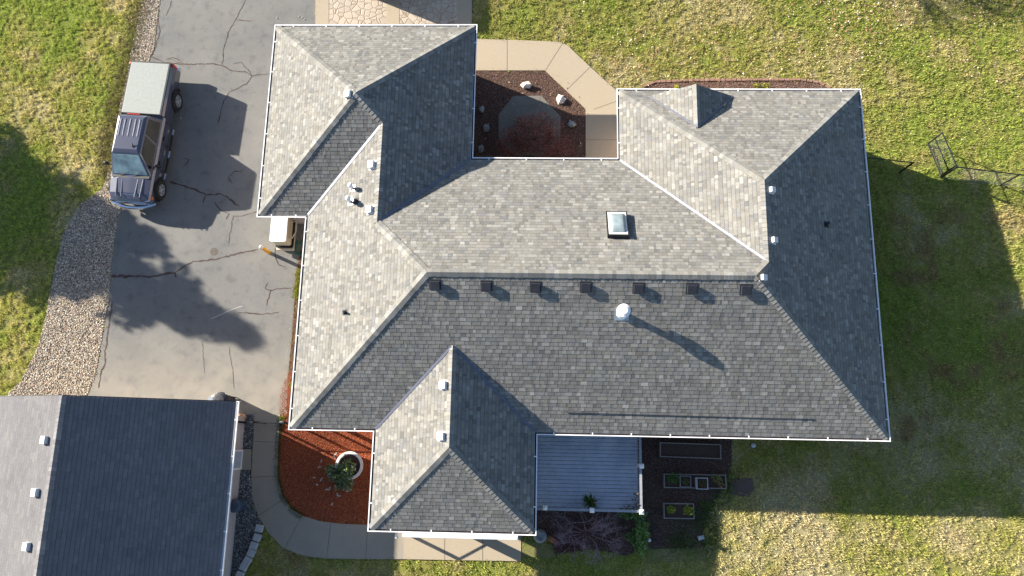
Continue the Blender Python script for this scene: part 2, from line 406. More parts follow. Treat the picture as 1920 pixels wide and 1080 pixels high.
def grass():
    A = G(-70, -90); B = G(1990, -90); D = G(-70, 1170); E_ = G(1990, 1170)
    poly = [A[:2], B[:2], E_[:2], D[:2]]
    x, y = scatter(poly, 1600)
    keep = np.ones(len(x), bool)
    for h in hard:
        jx = x+RNG.normal(0, .07, len(x)); jy = y+RNG.normal(0, .07, len(x)); keep &= ~inside(jx, jy, h)
    # thin, ragged growth on the mossy slabs
    for h in (slab_a, slab_b): keep &= ~(inside(x, y, h) & (RNG.random(len(x)) < .86))
    clump = fbm(x, y, 6.5, 2)
    keep &= RNG.random(len(x)) < np.clip(.42+2.9*(clump-.45), .05, 1)
    x, y, clump = x[keep], y[keep], clump[keep]; n = len(x)
    ang = RNG.uniform(0, 2*PI, n)+1.2*(vnoise(x, y, 2.5)-.5); tilt = RNG.uniform(.25, 1.25, n)
    L = RNG.uniform(.05, .105, n)*(.35+1.2*clump); wd = RNG.uniform(.018, .034, n)
    dx, dy = np.cos(ang), np.sin(ang)
    b0 = np.stack([x-dy*wd/2, y+dx*wd/2, np.zeros(n)], 1); b1 = np.stack([x+dy*wd/2, y-dx*wd/2, np.zeros(n)], 1)
    tip = np.stack([x+dx*L*np.sin(tilt), y+dy*L*np.sin(tilt), L*np.cos(tilt)+.01], 1)
    V = np.stack([b0, b1, tip], 1).reshape(-1, 3)
    col = lawn_col(x, y)*1.12*RNG.uniform(.62, 1.5, n)[:, None]*(1+.22*np.clip((-11-x)/4, 0, 1))[:, None]
    k = RNG.random(n); col = np.where((k < .11)[:, None], np.array([.48, .42, .22])*RNG.uniform(.7, 1.2, n)[:, None], col)
    o = np_tris('grass', V, 'blade', col); props(o, 'short mown lawn grass mixed with dry straw around the house', 'grass', kind='stuff')
grass()

def stones(name, poly, dens, r0, r1, pal, z, label, cat='gravel', flat=.6, exclude=()):
    x, y = scatter(poly, dens)
    for e_ in exclude:
        k = ~inside(x, y, e_); x, y = x[k], y[k]
    n = len(x); ph = (1+5**.5)/2
    ico = np.array([(-1, ph, 0), (1, ph, 0), (-1, -ph, 0), (1, -ph, 0), (0, -1, ph), (0, 1, ph), (0, -1, -ph), (0, 1, -ph), (ph, 0, -1), (ph, 0, 1), (-ph, 0, -1), (-ph, 0, 1)])/1.9
    fi = np.array([(0, 11, 5), (0, 5, 1), (0, 1, 7), (0, 7, 10), (0, 10, 11), (1, 5, 9), (5, 11, 4), (11, 10, 2), (10, 7, 6), (7, 1, 8), (3, 9, 4), (3, 4, 2), (3, 2, 6), (3, 6, 8), (3, 8, 9), (4, 9, 5), (2, 4, 11), (6, 2, 10), (8, 6, 7), (9, 8, 1)])
    r = r0+(r1-r0)*RNG.random(n)**1.8; a = RNG.uniform(0, 2*PI, n); el = RNG.uniform(.65, 1.1, n)
    P = ico[None]*RNG.uniform(.8, 1.2, (n, 12, 1))
    px = P[:, :, 0]*r[:, None]; py = P[:, :, 1]*(r*el)[:, None]; pz = P[:, :, 2]*(r*flat)[:, None]
    X = px*np.cos(a)[:, None]-py*np.sin(a)[:, None]+x[:, None]; Y = px*np.sin(a)[:, None]+py*np.cos(a)[:, None]+y[:, None]
    Z = pz+z+r[:, None]*.35+RNG.uniform(0, r1*.5, n)[:, None]
    V = np.stack([X, Y, Z], -1).reshape(-1, 3); F = (fi[None]+12*np.arange(n)[:, None, None]).reshape(-1, 3)
    pal = np.array(pal); c_ = pal[RNG.integers(0, len(pal), n)]*RNG.uniform(.75, 1.25, n)[:, None]
    o = np_tris(name, V, 'stone', np.repeat(c_, 20, 0), F=F)
    props(o, label, cat, kind='stuff'); return o
def chips(name, poly, dens, pal, z, label, cat, ln=.045, wd=.014, exclude=(), mask=None):
    x, y = scatter(poly, dens)
    for e_ in exclude:
        k = ~inside(x, y, e_); x, y = x[k], y[k]
    if mask is not None:
        k = mask(x, y); x, y = x[k], y[k]
    x = x+RNG.normal(0, .05, len(x)); y = y+RNG.normal(0, .05, len(y))
    n = len(x); a = RNG.uniform(0, 2*PI, n); L = RNG.uniform(.5, 1.4, n)*ln/2; Wd = RNG.uniform(.6, 1.3, n)*wd/2
    t = RNG.normal(0, .45, n); rl = RNG.normal(0, .45, n)
    u = np.stack([np.cos(a)*np.cos(t), np.sin(a)*np.cos(t), np.sin(t)], 1)*L[:, None]
    v = np.stack([-np.sin(a)*np.cos(rl), np.cos(a)*np.cos(rl), np.sin(rl)], 1)*Wd[:, None]
    c_ = np.stack([x, y, z+RNG.uniform(.004, .022, n)], 1)
    V = np.stack([c_-u-v*.6, c_-u*.2-v, c_+u, c_-u*.1+v], 1).reshape(-1, 3)
    pal = np.array(pal); col = pal[RNG.integers(0, len(pal), n)]*RNG.uniform(.65, 1.3, n)[:, None]
    o = np_tris(name, V, 'leafy', col, nper=4); props(o, label, cat, kind='stuff'); return o

# ------------------------------------------------------------------ paving and beds
ZD = .022
struct(MB().prism(drive, -.06, ZD), 'driveway', 'asphalt')
def slab(name, poly, top, mats, joints=(), jw=.018, kerb=None):
    mb = MB().prism(poly, -.1, top); mb.mi = 1
    for j in joints: mb.ribbon(GP(j), jw, top+.003)
    return struct(mb, name, mats)
slab('north_path', walk_n, .05, ['concrete_tan', 'joint'], [[(951, 76), (951, 132)], [(1055, 82), (1023, 132)], [(1106, 127), (1063, 169)], [(1158, 190), (1113, 206)], [(1098, 263), (1160, 263)]])
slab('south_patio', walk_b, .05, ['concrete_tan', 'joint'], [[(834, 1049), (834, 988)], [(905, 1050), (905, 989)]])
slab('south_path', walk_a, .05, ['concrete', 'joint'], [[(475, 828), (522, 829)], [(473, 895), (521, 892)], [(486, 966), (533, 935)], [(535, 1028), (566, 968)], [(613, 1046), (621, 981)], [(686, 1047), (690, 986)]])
slab('gravel_bed', gravel, .012, ['gravel_base', 'joint'])
slab('courtyard_bed', court, .02, ['soil', 'joint'])
slab('mulch_bed', red_bed, .02, ['red_soil', 'joint'])
slab('dark_gravel_bed', dark_gravel, .012, ['dark_gravel_base', 'joint'])
slab('garden_bed', bark_bed, .015, ['soil', 'joint'])
slab('north_bed', north_bed, .02, ['soil', 'joint'])
slab('west_bed', west_strip, .012, ['soil', 'joint'])
slab('mossy_slab', slab_a, .03, ['moss_slab', 'joint'])
slab('mossy_paving', slab_b, .03, ['moss_slab', 'joint'])
slab('pink_paving', slab_c, .03, ['slab_pink', 'joint'])
slab('door_pad', GP([(440, 842), (472, 842), (471, 881), (438, 881)]), .045, ['concrete', 'joint'])
# stamped patio with plain borders
mb = MB().prism(patio_n, -.1, .040); struct(mb, 'stamped_patio', 'stamped')
mb = MB()
for x0, x1 in ((592, 617), (725, 749), (857, 885)): mb.prism(GP([(x0, -92), (x1, -92), (x1, 92), (x0, 92)]), .0, .048)
struct(mb, 'patio_border', 'concrete_tan')
# octagonal paver pad in the courtyard
oc = GP([(935, 216), (962, 181), (1015, 180), (1051, 219), (1050, 262), (1020, 292), (962, 292), (935, 262)])
mb = MB().prism(oc, .0, .042)
mb.mi = 1
cxo, cyo = np.mean([p[0] for p in oc]), np.mean([p[1] for p in oc])
for k in range(8):
    p = oc[k]; mb.ribbon([(cxo+(p[0]-cxo)*.08, cyo+(p[1]-cyo)*.08), (cxo+(p[0]-cxo)*.98, cyo+(p[1]-cyo)*.98)], .015, .045)
for s_ in (.35, .68): mb.ribbon([(cxo+(p[0]-cxo)*s_, cyo+(p[1]-cyo)*s_) for p in oc+[oc[0]]], .015, .0452)
struct(mb, 'octagonal_paving', [mottled('pad_concrete', (.15, .14, .12), (.21, .195, .17), 40, 1.6, (.13, .12, .1), .9, .003), 'joint'])

stones('gravel', gravel, 2000, .009, .031, [(.5, .43, .33), (.36, .31, .25), (.16, .14, .12), (.62, .54, .4), (.4, .3, .22), (.72, .68, .58), (.24, .2, .17), (.5, .36, .27)], .012, 'river gravel strip between the west lawn and the asphalt driveway')
stones('dark_gravel', dark_gravel, 1300, .012, .032, [(.13, .13, .13), (.22, .23, .24), (.08, .08, .08), (.36, .36, .36)], .012, 'dark crushed gravel between the garage wall and the curved path', exclude=[GP([(438, 840), (474, 840), (473, 883), (436, 883)])])
chips('red_mulch', red_bed, 2100, [(.55, .15, .05), (.38, .09, .035), (.62, .24, .10), (.2, .05, .025)], .02, 'red bark mulch in the bed inside the curved path', 'mulch')
chips('courtyard_bark', court, 1500, [(.30, .15, .10), (.18, .09, .07), (.42, .25, .19), (.09, .05, .04)], .02, 'brown bark chips in the courtyard bed around the octagonal paving', 'mulch', exclude=[oc])
chips('garden_bark', bark_bed, 1300, [(.26, .14, .11), (.17, .09, .075), (.42, .27, .22), (.09, .055, .05)], .015, 'dark bark chips around the raised planter beds and below the deck', 'mulch')
chips('north_bark', north_bed, 1500, [(.42, .24, .18), (.26, .14, .10), (.5, .33, .26)], .02, 'brown bark chips in the narrow bed along the north eave', 'mulch')
chips('west_litter', west_strip, 2200, [(.40, .10, .05), (.30, .16, .08), (.14, .2, .03), (.45, .25, .12), (.12, .05, .03)], .02, 'red bark and weeds in the narrow strip beside the driveway', 'mulch')
lawn_n = GP([(900, -90), (1990, -90), (1990, 330), (900, 330)])
chips('fallen_leaves', lawn_n, 75, [(.74, .55, .45), (.55, .25, .18), (.8, .68, .56), (.36, .15, .1), (.5, .3, .2)], .07, 'fallen autumn leaves scattered on the north lawn', 'leaves', .07, .05, exclude=hard,
      mask=lambda x, y: RNG.random(len(x)) < np.clip(((y-9.5)/9.5)**2, .04, 1)*np.clip(4*fbm(x, y, .5, 3)-1.5, .03, 1)*np.clip(x/5, .1, 1))
chips('stray_leaves', GP([(900, 135), (1100, 135), (1100, 300), (900, 300)]), 4, [(.3, .12, .07), (.5, .4, .32)], .06, 'stray brown leaves lying over the courtyard paving', 'leaves', .07, .05)
# weeds along edges
def edge_tufts(name, pts, n, pal, label, spread=.08, h=.1, z=0):
    P = np.array([G(u, v)[:2] for u, v in pts]); seg = np.diff(P, axis=0); ln = np.hypot(seg[:, 0], seg[:, 1]); cs = np.concatenate([[0], np.cumsum(ln)])
    t = RNG.uniform(0, cs[-1], n); t = t[fbm(t, t*0, 1.6, 3) > .45]; n = len(t)
    i = np.clip(np.searchsorted(cs, t)-1, 0, len(seg)-1); f = (t-cs[i])/ln[i]
    x = P[i, 0]+seg[i, 0]*f+RNG.normal(0, spread, n); y = P[i, 1]+seg[i, 1]*f+RNG.normal(0, spread, n)
    a = RNG.uniform(0, 2*PI, n); tl = RNG.uniform(.3, 1.2, n); L = RNG.uniform(.5, 1.2, n)*h; wd = .018
    b0 = np.stack([x-np.sin(a)*wd, y+np.cos(a)*wd, np.full(n, z)], 1); b1 = np.stack([x+np.sin(a)*wd, y-np.cos(a)*wd, np.full(n, z)], 1)
    tip = np.stack([x+np.cos(a)*L*np.sin(tl), y+np.sin(a)*L*np.sin(tl), L*np.cos(tl)+z], 1)
    pal = np.array(pal); col = pal[RNG.integers(0, len(pal), n)]*RNG.uniform(.6, 1.3, n)[:, None]
    o = np_tris(name, np.stack([b0, b1, tip], 1).reshape(-1, 3), 'blade', col); props(o, label, 'grass', kind='stuff')
edge_tufts('weeds', [(270, 0), (243, 100), (230, 160), (212, 205), (200, 290), (205, 340)], 16000, [(.18, .22, .04), (.3, .26, .1), (.4, .32, .18), (.25, .18, .12)], 'weeds and dry grass creeping into the gravel beside the truck', .24, .1)
edge_tufts('edge_weeds', [(524, 783), (520, 840), (519, 893), (529, 932), (545, 955), (567, 969)], 2500, [(.06, .10, .02), (.1, .13, .03)], 'low green weeds along the inner edge of the curved path', .06, .08, .02)
edge_tufts('strip_weeds', [(562, 505), (557, 545), (556, 560)], 700, [(.2, .24, .03), (.35, .3, .05)], 'yellow green weeds in the strip beside the driveway', .06, .1, .02)
edge_tufts('bed_weeds', [(1318, 960), (1335, 1000), (1325, 1030), (1260, 1022), (1345, 940), (1372, 890)], 2600, [(.07, .12, .02), (.10, .15, .03)], 'green weeds on the ragged east edge of the vegetable garden', .25, .1, .015)

# cracks in the asphalt
def wiggle(px, step=.10, amp=.014):
    P = [Vector(G(u, v)[:2]) for u, v in px]; out = []
    for a, b_ in zip(P[:-1], P[1:]):
        n = max(1, int((b_-a).length/step))
        for k in range(n): out.append(a.lerp(b_, k/n)+Vector((random.gauss(0, amp), random.gauss(0, amp))))
    out.append(P[-1]); return out
mb = MB()
for wd, px in [
    (.13, [(206, 517), (235, 518), (290, 519), (312, 513), (328, 512)]), (.07, [(328, 512), (345, 500), (362, 491), (400, 487), (430, 480), (470, 470), (484, 468)]), (.08, [(328, 512), (331, 521)]),
    (.05, [(461, 0), (444, 35), (428, 62), (419, 95), (418, 122)]), (.05, [(444, 38), (473, 40)]), (.06, [(281, 106), (310, 118), (350, 121), (400, 120), (418, 124), (440, 135), (460, 134), (474, 143)]),
    (.04, [(438, 120), (452, 118), (466, 132), (474, 143), (490, 140), (506, 139)]), (.05, [(474, 143), (462, 158), (432, 172), (420, 190), (413, 215), (408, 236)]), (.04, [(323, 0), (312, 30)]),
    (.06, [(296, 25), (300, 60), (292, 90), (285, 105)]), (.08, [(318, 341), (345, 349), (375, 360), (390, 366), (412, 364), (430, 372), (450, 388)]), (.06, [(387, 366), (381, 382)]),
    (.05, [(402, 379), (412, 393), (430, 402), (424, 412)]), (.05, [(436, 345), (428, 334), (440, 322), (455, 322)]), (.04, [(345, 313), (356, 300), (342, 298)]), (.04, [(484, 396), (455, 405), (438, 406), (433, 430), (429, 458)]),
    (.07, [(212, 566), (206, 600), (202, 630), (197, 668), (198, 680), (190, 700), (185, 728)]), (.07, [(203, 558), (206, 572)]),
    (.05, [(517, 465), (516, 482), (522, 496), (536, 502)]), (.045, [(553, 540), (520, 542), (506, 545), (497, 540), (503, 530)]), (.045, [(508, 544), (504, 558), (500, 574)]), (.05, [(446, 586), (480, 589), (508, 588), (524, 585)]),
    (.025, [(430, 650), (436, 690), (440, 730)]), (.02, [(380, 640), (384, 700)]), (.03, [(312, 109), (330, 116), (345, 120)]), (.04, [(340, 115), (325, 108), (312, 112)])]:
    mb.ribbon(wiggle(px), wd*.8, ZD+.004, .45)
struct(mb, 'driveway_cracks', 'sealant')
mb = MB()
for r_, (u, v) in ((.17, (402, 472)),):
    c_ = G(u, v); mb.prism([(c_[0]+r_*math.cos(2*PI*k/14)*random.uniform(.9, 1.1), c_[1]+r_*math.sin(2*PI*k/14)*random.uniform(.9, 1.1)) for k in range(14)], ZD, ZD+.004)
struct(mb, 'driveway_stain', plain('oil_stain', (.10, .08, .065), .8, 0, .2, 15))
mb = MB(); mb.ribbon(wiggle([(397, 598), (420, 587), (454, 574)], .3, .008), .035, ZD+.004); struct(mb, 'driveway_scrape', plain('scrape', (.36, .35, .33), .8))
mb = MB()
for u, v in ((520, 35), (561, 32), (567, 34), (571, 37), (340, 222), (283, 47), (296, 26)):
    c_ = G(u, v); mb.blob((c_[0], c_[1], ZD+.015), .03, .024, .02, 6, .2)
props(mb.build('pebbles', 'rock_white'), 'few white pebbles scattered on the asphalt driveway', 'pebbles', kind='stuff')

# ------------------------------------------------------------------ shingled roofs
PAL = [(.178, .176, .168), (.195, .193, .186), (.212, .21, .203), (.19, .182, .170), (.235, .233, .225), (.168, .170, .174), (.25, .247, .236), (.202, .193, .180)]
PAL = [(a_, b__*.99, c__*.96) for a_, b__, c__ in PAL]; PAL0 = PAL
PAL_W = [4, 5, 4, 3, 2, 3, 1, 3]
def clip_tri(poly, tri):
    for i in range(3):
        ax, ay = tri[i]; bx, by = tri[(i+1) % 3]; out = []
        n = len(poly)
        if n < 3: return []
        side = lambda p: (bx-ax)*(p[1]-ay)-(by-ay)*(p[0]-ax)
        for k in range(n):
            p, q = poly[k], poly[(k+1) % n]; sp_, sq = side(p), side(q)
            if sp_ >= -1e-9: out.append(p)
            if (sp_ > 1e-9 and sq < -1e-9) or (sp_ < -1e-9 and sq > 1e-9):
                t = sp_/(sp_-sq); out.append((p[0]+(q[0]-p[0])*t, p[1]+(q[1]-p[1])*t))
        poly = out
    return poly if len(poly) >= 3 else []
def clip_half(poly, v, below):
    out = []; n = len(poly); f = (lambda p: v-p[1]) if below else (lambda p: p[1]-v)
    for k in range(n):
        p, q = poly[k], poly[(k+1) % n]; a, b_ = f(p), f(q)
        if a >= -1e-9: out.append(p)
        if (a > 1e-9 and b_ < -1e-9) or (a < -1e-9 and b_ > 1e-9):
            t = a/(a-b_); out.append((p[0]+(q[0]-p[0])*t, p[1]+(q[1]-p[1])*t))
    return out
def shingle_face(mb, pts, expo=.143, pal=PAL0, wts=PAL_W, wmin=.08, wmax=.26, lam=.003, butt=.006, band=.62):
    P = [Vector(p) for p in pts]
    nrm = Vector((0, 0, 0))
    for i in range(len(P)): nrm += (P[i]-P[0]).cross(P[(i+1) % len(P)]-P[0])
    nrm.normalize()
    if nrm.z < 0: nrm = -nrm
    up = (Vector((0, 0, 1))-nrm*nrm.z).normalized(); u = up.cross(nrm).normalized()
    o = min(P, key=lambda p: p.z)
    uv = [((p-o).dot(u), (p-o).dot(up)) for p in P]
    to3 = lambda a, b_, h: o+u*a+up*b_+nrm*h
    # deck under the shingles
    tris = tessellate_polygon([[Vector((a, b_, 0)) for a, b_ in uv]])
    T = []
    for t in tris:
        q = [uv[i] for i in t]
        if (q[1][0]-q[0][0])*(q[2][1]-q[0][1])-(q[1][1]-q[0][1])*(q[2][0]-q[0][0]) < 0: q = q[::-1]
        T.append(q)
    vmin, vmax = min(b_ for a, b_ in uv), max(b_ for a, b_ in uv); umin, umax = min(a for a, b_ in uv), max(a for a, b_ in uv)
    mb.col = (.08, .08, .08)
    for q in T: mb.add([to3(a, b_, 0) for a, b_ in q], [(0, 1, 2)])
    bb = [(min(p[0] for p in q), max(p[0] for p in q), min(p[1] for p in q), max(p[1] for p in q)) for q in T]
    k = 0; v0 = vmin
    while v0 < vmax:
        v1 = v0+expo; a = umin-random.uniform(0, .4); thick = random.random() < .5
        while a < umax:
            wd = random.uniform(wmin, wmax)*(1.0 if thick else .8); b1 = a+wd
            l = lam if thick else 0
            cc = random.choices(pal, wts)[0]; f = (math.exp(random.gauss(0, .105))*(1.05 if thick else .93)) if pal is PAL0 else random.uniform(.95, 1.05); c_ = (cc[0]*f, cc[1]*f, cc[2]*f)
            hh = lambda v: (butt+l)+(v-v0)/expo*(.002-butt)
            for q, B in zip(T, bb):
                if b1 < B[0] or a > B[1] or v1 < B[2] or v0 > B[3]: continue
                r_ = clip_tri([(a, v0), (b1, v0), (b1, v1), (a, v1)], q)
                if not r_: continue
                n = len(r_); area = abs(sum(r_[i][0]*r_[(i+1) % n][1]-r_[(i+1) % n][0]*r_[i][1] for i in range(n)))
                if area < 1e-5: continue
                vb = v0+expo*.84;
                lo = clip_half(r_, vb, True); hi = clip_half(r_, vb, False)
                mb.col = c_
                if len(lo) > 2: mb.add([to3(x_, y_, hh(y_)) for x_, y_ in lo], [tuple(range(len(lo)))])
                mb.col = (c_[0]*band, c_[1]*band, c_[2]*(band+.02))          # dark granule band printed along the top of each course
                if len(hi) > 2: mb.add([to3(x_, y_, hh(y_)) for x_, y_ in hi], [tuple(range(len(hi)))])
                mb.col = c_
                for i in range(n):
                    p, s_ = r_[i], r_[(i+1) % n]
                    if (abs(p[1]-v0) < 1e-6 and abs(s_[1]-v0) < 1e-6) or (thick and abs(p[0]-s_[0]) < 1e-6 and (abs(p[0]-a) < 1e-6 or abs(p[0]-b1) < 1e-6)):
                        mb.col = (c_[0]*.6, c_[1]*.6, c_[2]*.6) if abs(p[1]-s_[1]) < 1e-6 else c_
                        mb.add([to3(p[0], p[1], hh(p[1])), to3(s_[0], s_[1], hh(s_[1])), to3(s_[0], s_[1], 0), to3(p[0], p[1], 0)], [(3, 2, 1, 0)])
                        mb.col = c_
            a = b1; thick = not thick
        v0 = v1
    return o, u, up, nrm
def ridge_caps(p0, p1, n1, n2, parent, name='ridge_cap', wd=.15, step=.145):
    p0, p1 = Vector(p0), Vector(p1)
    if p1.z < p0.z: p0, p1 = p1, p0
    d = (p1-p0); L = d.length; d.normalize()
    def down(n_):
        s_ = n_.cross(d).normalized()
        return s_ if s_.z < 0 else -s_
    s1, s2 = down(n1), down(n2); up = (n1+n2).normalized(); mb = MB(); n = int(L/step)
    for k in range(n):
        a, b_ = k*L/n, (k+1)*L/n+.02
        cc = random.choices(PAL, PAL_W)[0]; f = random.uniform(.95, 1.35); mb.col = tuple(x*f for x in cc)
        A, B = p0+d*a, p0+d*min(b_, L); w_ = wd*random.uniform(.92, 1.05)
        h0, h1 = .034, .022
        vs = [A+s1*w_+n1*h0, A+up*h0*1.1, A+s2*w_+n2*h0, B+s1*w_+n1*h1, B+up*h1*1.1, B+s2*w_+n2*h1,
              A+s1*w_, A, A+s2*w_, B+s1*w_, B+s2*w_]
        mb.add(vs, [(0, 1, 4, 3), (1, 2, 5, 4)])
        mb.col = tuple(x*.6 for x in mb.col)
        mb.add(vs, [(6, 7, 1, 0), (7, 8, 2, 1), (0, 3, 9, 6), (8, 10, 5, 2)])
    return mb.build(name, 'shingle', parent)
def valley(p0, p1, n1, n2, parent, wd=.055, m_='valley_metal'):
    p0, p1 = Vector(p0), Vector(p1); d = (p1-p0).normalized()
    def up_(n_):
        s_ = n_.cross(d).normalized()
        return s_ if s_.z > 0 else -s_
    s1, s2 = up_(n1), up_(n2); mb = MB(); vs = []
    for p in (p0, p1-d*.05): vs += [p+s1*wd+n1*.019, p+Vector((0, 0, .040)), p+s2*wd+n2*.019]
    mb.add(vs, [(0, 1, 4, 3), (1, 2, 5, 4)])
    return mb.build('valley_flashing', m_, parent)
def sweep(path, prof, close_prof=True):
    mb = MB(); n = len(path); m_ = len(prof); ring = []
    ar = sum(path[i][0]*path[(i+1) % n][1]-path[(i+1) % n][0]*path[i][1] for i in range(n))
    sg = 1 if ar > 0 else -1
    for i in range(n):
        p = Vector(path[i]); a = (p-Vector(path[i-1])).normalized(); b_ = (Vector(path[(i+1) % n])-p).normalized()
        na = Vector((a.y, -a.x))*sg; nb = Vector((b_.y, -b_.x))*sg; mt = (na+nb)/(1+na.dot(nb))
        ring += [(p.x+mt.x*d_, p.y+mt.y*d_, z_) for d_, z_ in prof]
    fs = []
    for i in range(n):
        j = (i+1) % n
        for k in range(m_ if close_prof else m_-1):
            l = (k+1) % m_; fs.append((i*m_+k, j*m_+k, j*m_+l, i*m_+l))
    return mb.add(ring, fs)
def inset(path, d_):
    n = len(path); out = []
    ar = sum(path[i][0]*path[(i+1) % n][1]-path[(i+1) % n][0]*path[i][1] for i in range(n)); sg = 1 if ar > 0 else -1
    for i in range(n):
        p = Vector(path[i]); a = (p-Vector(path[i-1])).normalized(); b_ = (Vector(path[(i+1) % n])-p).normalized()
        na = Vector((a.y, -a.x))*sg; nb = Vector((b_.y, -b_.x))*sg; q = p-(na+nb)/(1+na.dot(nb))*d_
        out.append((q.x, q.y))
    return out
GUT = [(.0, -.015), (.0, -.125), (.075, -.125), (.098, -.07), (.104, .012), (.068, .012), (.068, .004), (.084, .002), (.082, -.06), (.066, -.112), (.012, -.112), (.012, -.015)]

house = thing('house', 'sprawling single storey house with grey hipped shingle roof and white gutters', 'house', (0, 6, 0))
gi = .095                                                     # roof edge sits this far inside the gutter lip
edge = inset(outline, gi)
w1, w2, sw, se, i1, i2, ee = W1+gi, W2+gi, SW+gi, SE-gi, I1-gi, I2+gi, EE-gi
n1_, n2_, n3_, s1_, ss_, s2_ = N1-gi, N2-gi, N3-gi, S1+gi, SS+gi, S2+gi
ze = ZE+PT*gi
hA = (i1-w1)/2; A_ = ((w1+i1)/2, n1_-hA, ze+PT*hA)
hl = (i1-w2)/2; ppr = PT*hA/(A_[1]-s1_)
B_ = (w2+hl, s1_+PT*hl/ppr, ze+PT*hl); C_ = (w2+hl, n3_-hl, ze+PT*hl)
hm = (n3_-ss_)/2; D_ = (w2+hm, ss_+hm, ze+PT*hm); F_ = (ee-hm, ss_+hm, ze+PT*hm)
hn = (ee-i2)/2; K_ = (ee-hn, n3_-hn, ze+PT*hn); G_ = (ee-hn, n2_-hn, ze+PT*hn)
hs_ = (se-sw)/2; L_ = (sw+hs_, s2_+hs_, ze+PT*hs_); M_ = (sw+hs_, ss_+hs_, ze+PT*hs_)
v3 = lambda x, y: (x, y, ze)
faces = {
 'a': [v3(w1, s1_), v3(w1, n1_), A_], 'b': [v3(w1, n1_), v3(i1, n1_), A_], 'c': [v3(w1, s1_), A_, B_, v3(w2, s1_)],
 'd': [v3(i1, n1_), v3(i1, n3_), C_, B_, A_], 'e': [v3(w2, ss_), v3(w2, s1_), B_, C_, D_],
 'f': [v3(i1, n3_), v3(i2, n3_), K_, F_, D_, C_], 'g': [v3(w2, ss_), D_, F_, v3(ee, ss_), v3(se, ss_), M_, v3(sw, ss_)],
 'h': [v3(i2, n3_), v3(i2, n2_), G_, K_], 'i': [v3(i2, n2_), v3(ee, n2_), G_], 'j': [v3(ee, ss_), v3(ee, n2_), G_, K_, F_],
 'k': [v3(sw, ss_), v3(sw, s2_), L_, M_], 'l': [v3(se, ss_), v3(se, s2_), L_, M_], 'm': [v3(sw, s2_), v3(se, s2_), L_]}
rmb = MB(); FR = {}
for k, f in faces.items(): FR[k] = shingle_face(rmb, f)
roof = rmb.build('roof', 'shingle', house)
NV = {k: FR[k][3] for k in FR}
for p, q, a, b_ in [(v3(w1, n1_), A_, 'a', 'b'), (v3(w1, s1_), A_, 'a', 'c'), (v3(i1, n1_), A_, 'b', 'd'), (B_, A_, 'c', 'd'), (C_, B_, 'e', 'd'), (D_, C_, 'e', 'f'), (v3(w2, ss_), D_, 'e', 'g'),
                    (D_, F_, 'f', 'g'), (v3(ee, ss_), F_, 'g', 'j'), (F_, K_, 'f', 'j'), (K_, G_, 'h', 'j'), (v3(ee, n2_), G_, 'i', 'j'), (v3(i2, n2_), G_, 'h', 'i'),
                    (L_, M_, 'k', 'l'), (v3(sw, s2_), L_, 'k', 'm'), (v3(se, s2_), L_, 'l', 'm')]:
    ridge_caps(p, q, NV[a], NV[b_], roof)
for p, q, a, b_ in [(v3(w2, s1_), B_, 'c', 'e'), (v3(i1, n3_), C_, 'd', 'f'), (v3(i2, n3_), K_, 'f', 'h'), (v3(sw, ss_), M_, 'g', 'k'), (v3(se, ss_), M_, 'g', 'l')]:
    valley(p, q, NV[a], NV[b_], roof, m_='painted_glint_metal' if a+b_ in ('ce', 'fh') else 'valley_metal')
gut = sweep(edge, [(d_, z_+ze) for d_, z_ in GUT])
for i in range(len(edge)):                                    # hanger straps
    a, b_ = Vector(edge[i]), Vector(edge[(i+1) % len(edge)]); d_ = b_-a; L = d_.length; d_.normalize(); no = Vector((-d_.y, d_.x)) if True else 0
    ar = 1
    n = max(2, int(L/1.25))
    for k in range(n):
        p = a+d_*(L*(k+.5)/n)
        for sgn in (1,):
            q = Vector((p.x, p.y, ze)); gut.frame(q, (d_.x, d_.y, 0), (no.x, no.y, 0), (0, 0, 1), (-.018, .018), (-.01, .108), (.004, .016))
gutter = gut.build('gutter', 'white_metal', house)
sweep(edge, [(.010, ze-.085), (.078, ze-.085)], False).build('gutter_strip', 'soil', gutter)  # dark strip along the gutter floor, darkens the channel
sweep(edge, [(-.004, ze-.012), (-.004, ze-.19), (-.03, ze-.19), (-.03, ze-.012)]).build('fascia', 'white_paint', house)
sweep(edge, [(-.03, ze-.17), (-.75, ze-.17)], False).build('soffit', 'white_paint', house)
iw = .58
wall_fp = [(W1+iw, N1-iw), (I1-iw, N1-iw), (I1-iw, N3-iw), (I2+iw, N3-iw), (I2+iw, N2-iw), (EE-iw, N2-iw), (EE-iw, SS+iw), (SE-iw, SS+iw), (SE-iw, S2+1.5), (SW+iw, S2+1.5), (SW+iw, SS+2.0), (W2+iw, SS+2.0), (W2+iw, S1+iw), (W1+iw, S1+iw)]
MB().prism(wall_fp, 0, ze-.175).build('wall', 'siding', house)
MB().prism([(W2+iw, SS+iw-.3), (SW+iw, SS+iw-.3), (SW+iw, SS+2.0), (W2+iw, SS+2.0)], ze-.19, ze-.172).build('porch_ceiling', 'white_paint', house)
MB().prism([(SW+iw, S2+iw-.3), (SE-iw, S2+iw-.3), (SE-iw, S2+1.5), (SW+iw, S2+1.5)], ze-.19, ze-.172).build('porch_ceiling', 'white_paint', house)
def column(x, y, r=.07): MB().box(x-r, x+r, y-r, y+r, 0, ze-.175).build('porch_column', 'white_paint', house)
column(W2+iw, SS+.42, .06); column(SW+iw-.02, SS+.42, .06)
def back_to(u, v, y): # follow the sun back from a photographed shadow to the wall line y
    g_ = G(u, v); t = (y-g_[1])/math.sin(SUN_AZ); return g_[0]-math.cos(SUN_AZ)*t
yc = S2+.05
cb = back_to(960, 1036, yc); column(cb, yc, .14)
ca = back_to(820, 1028, yc); print('posts', ca, cb)
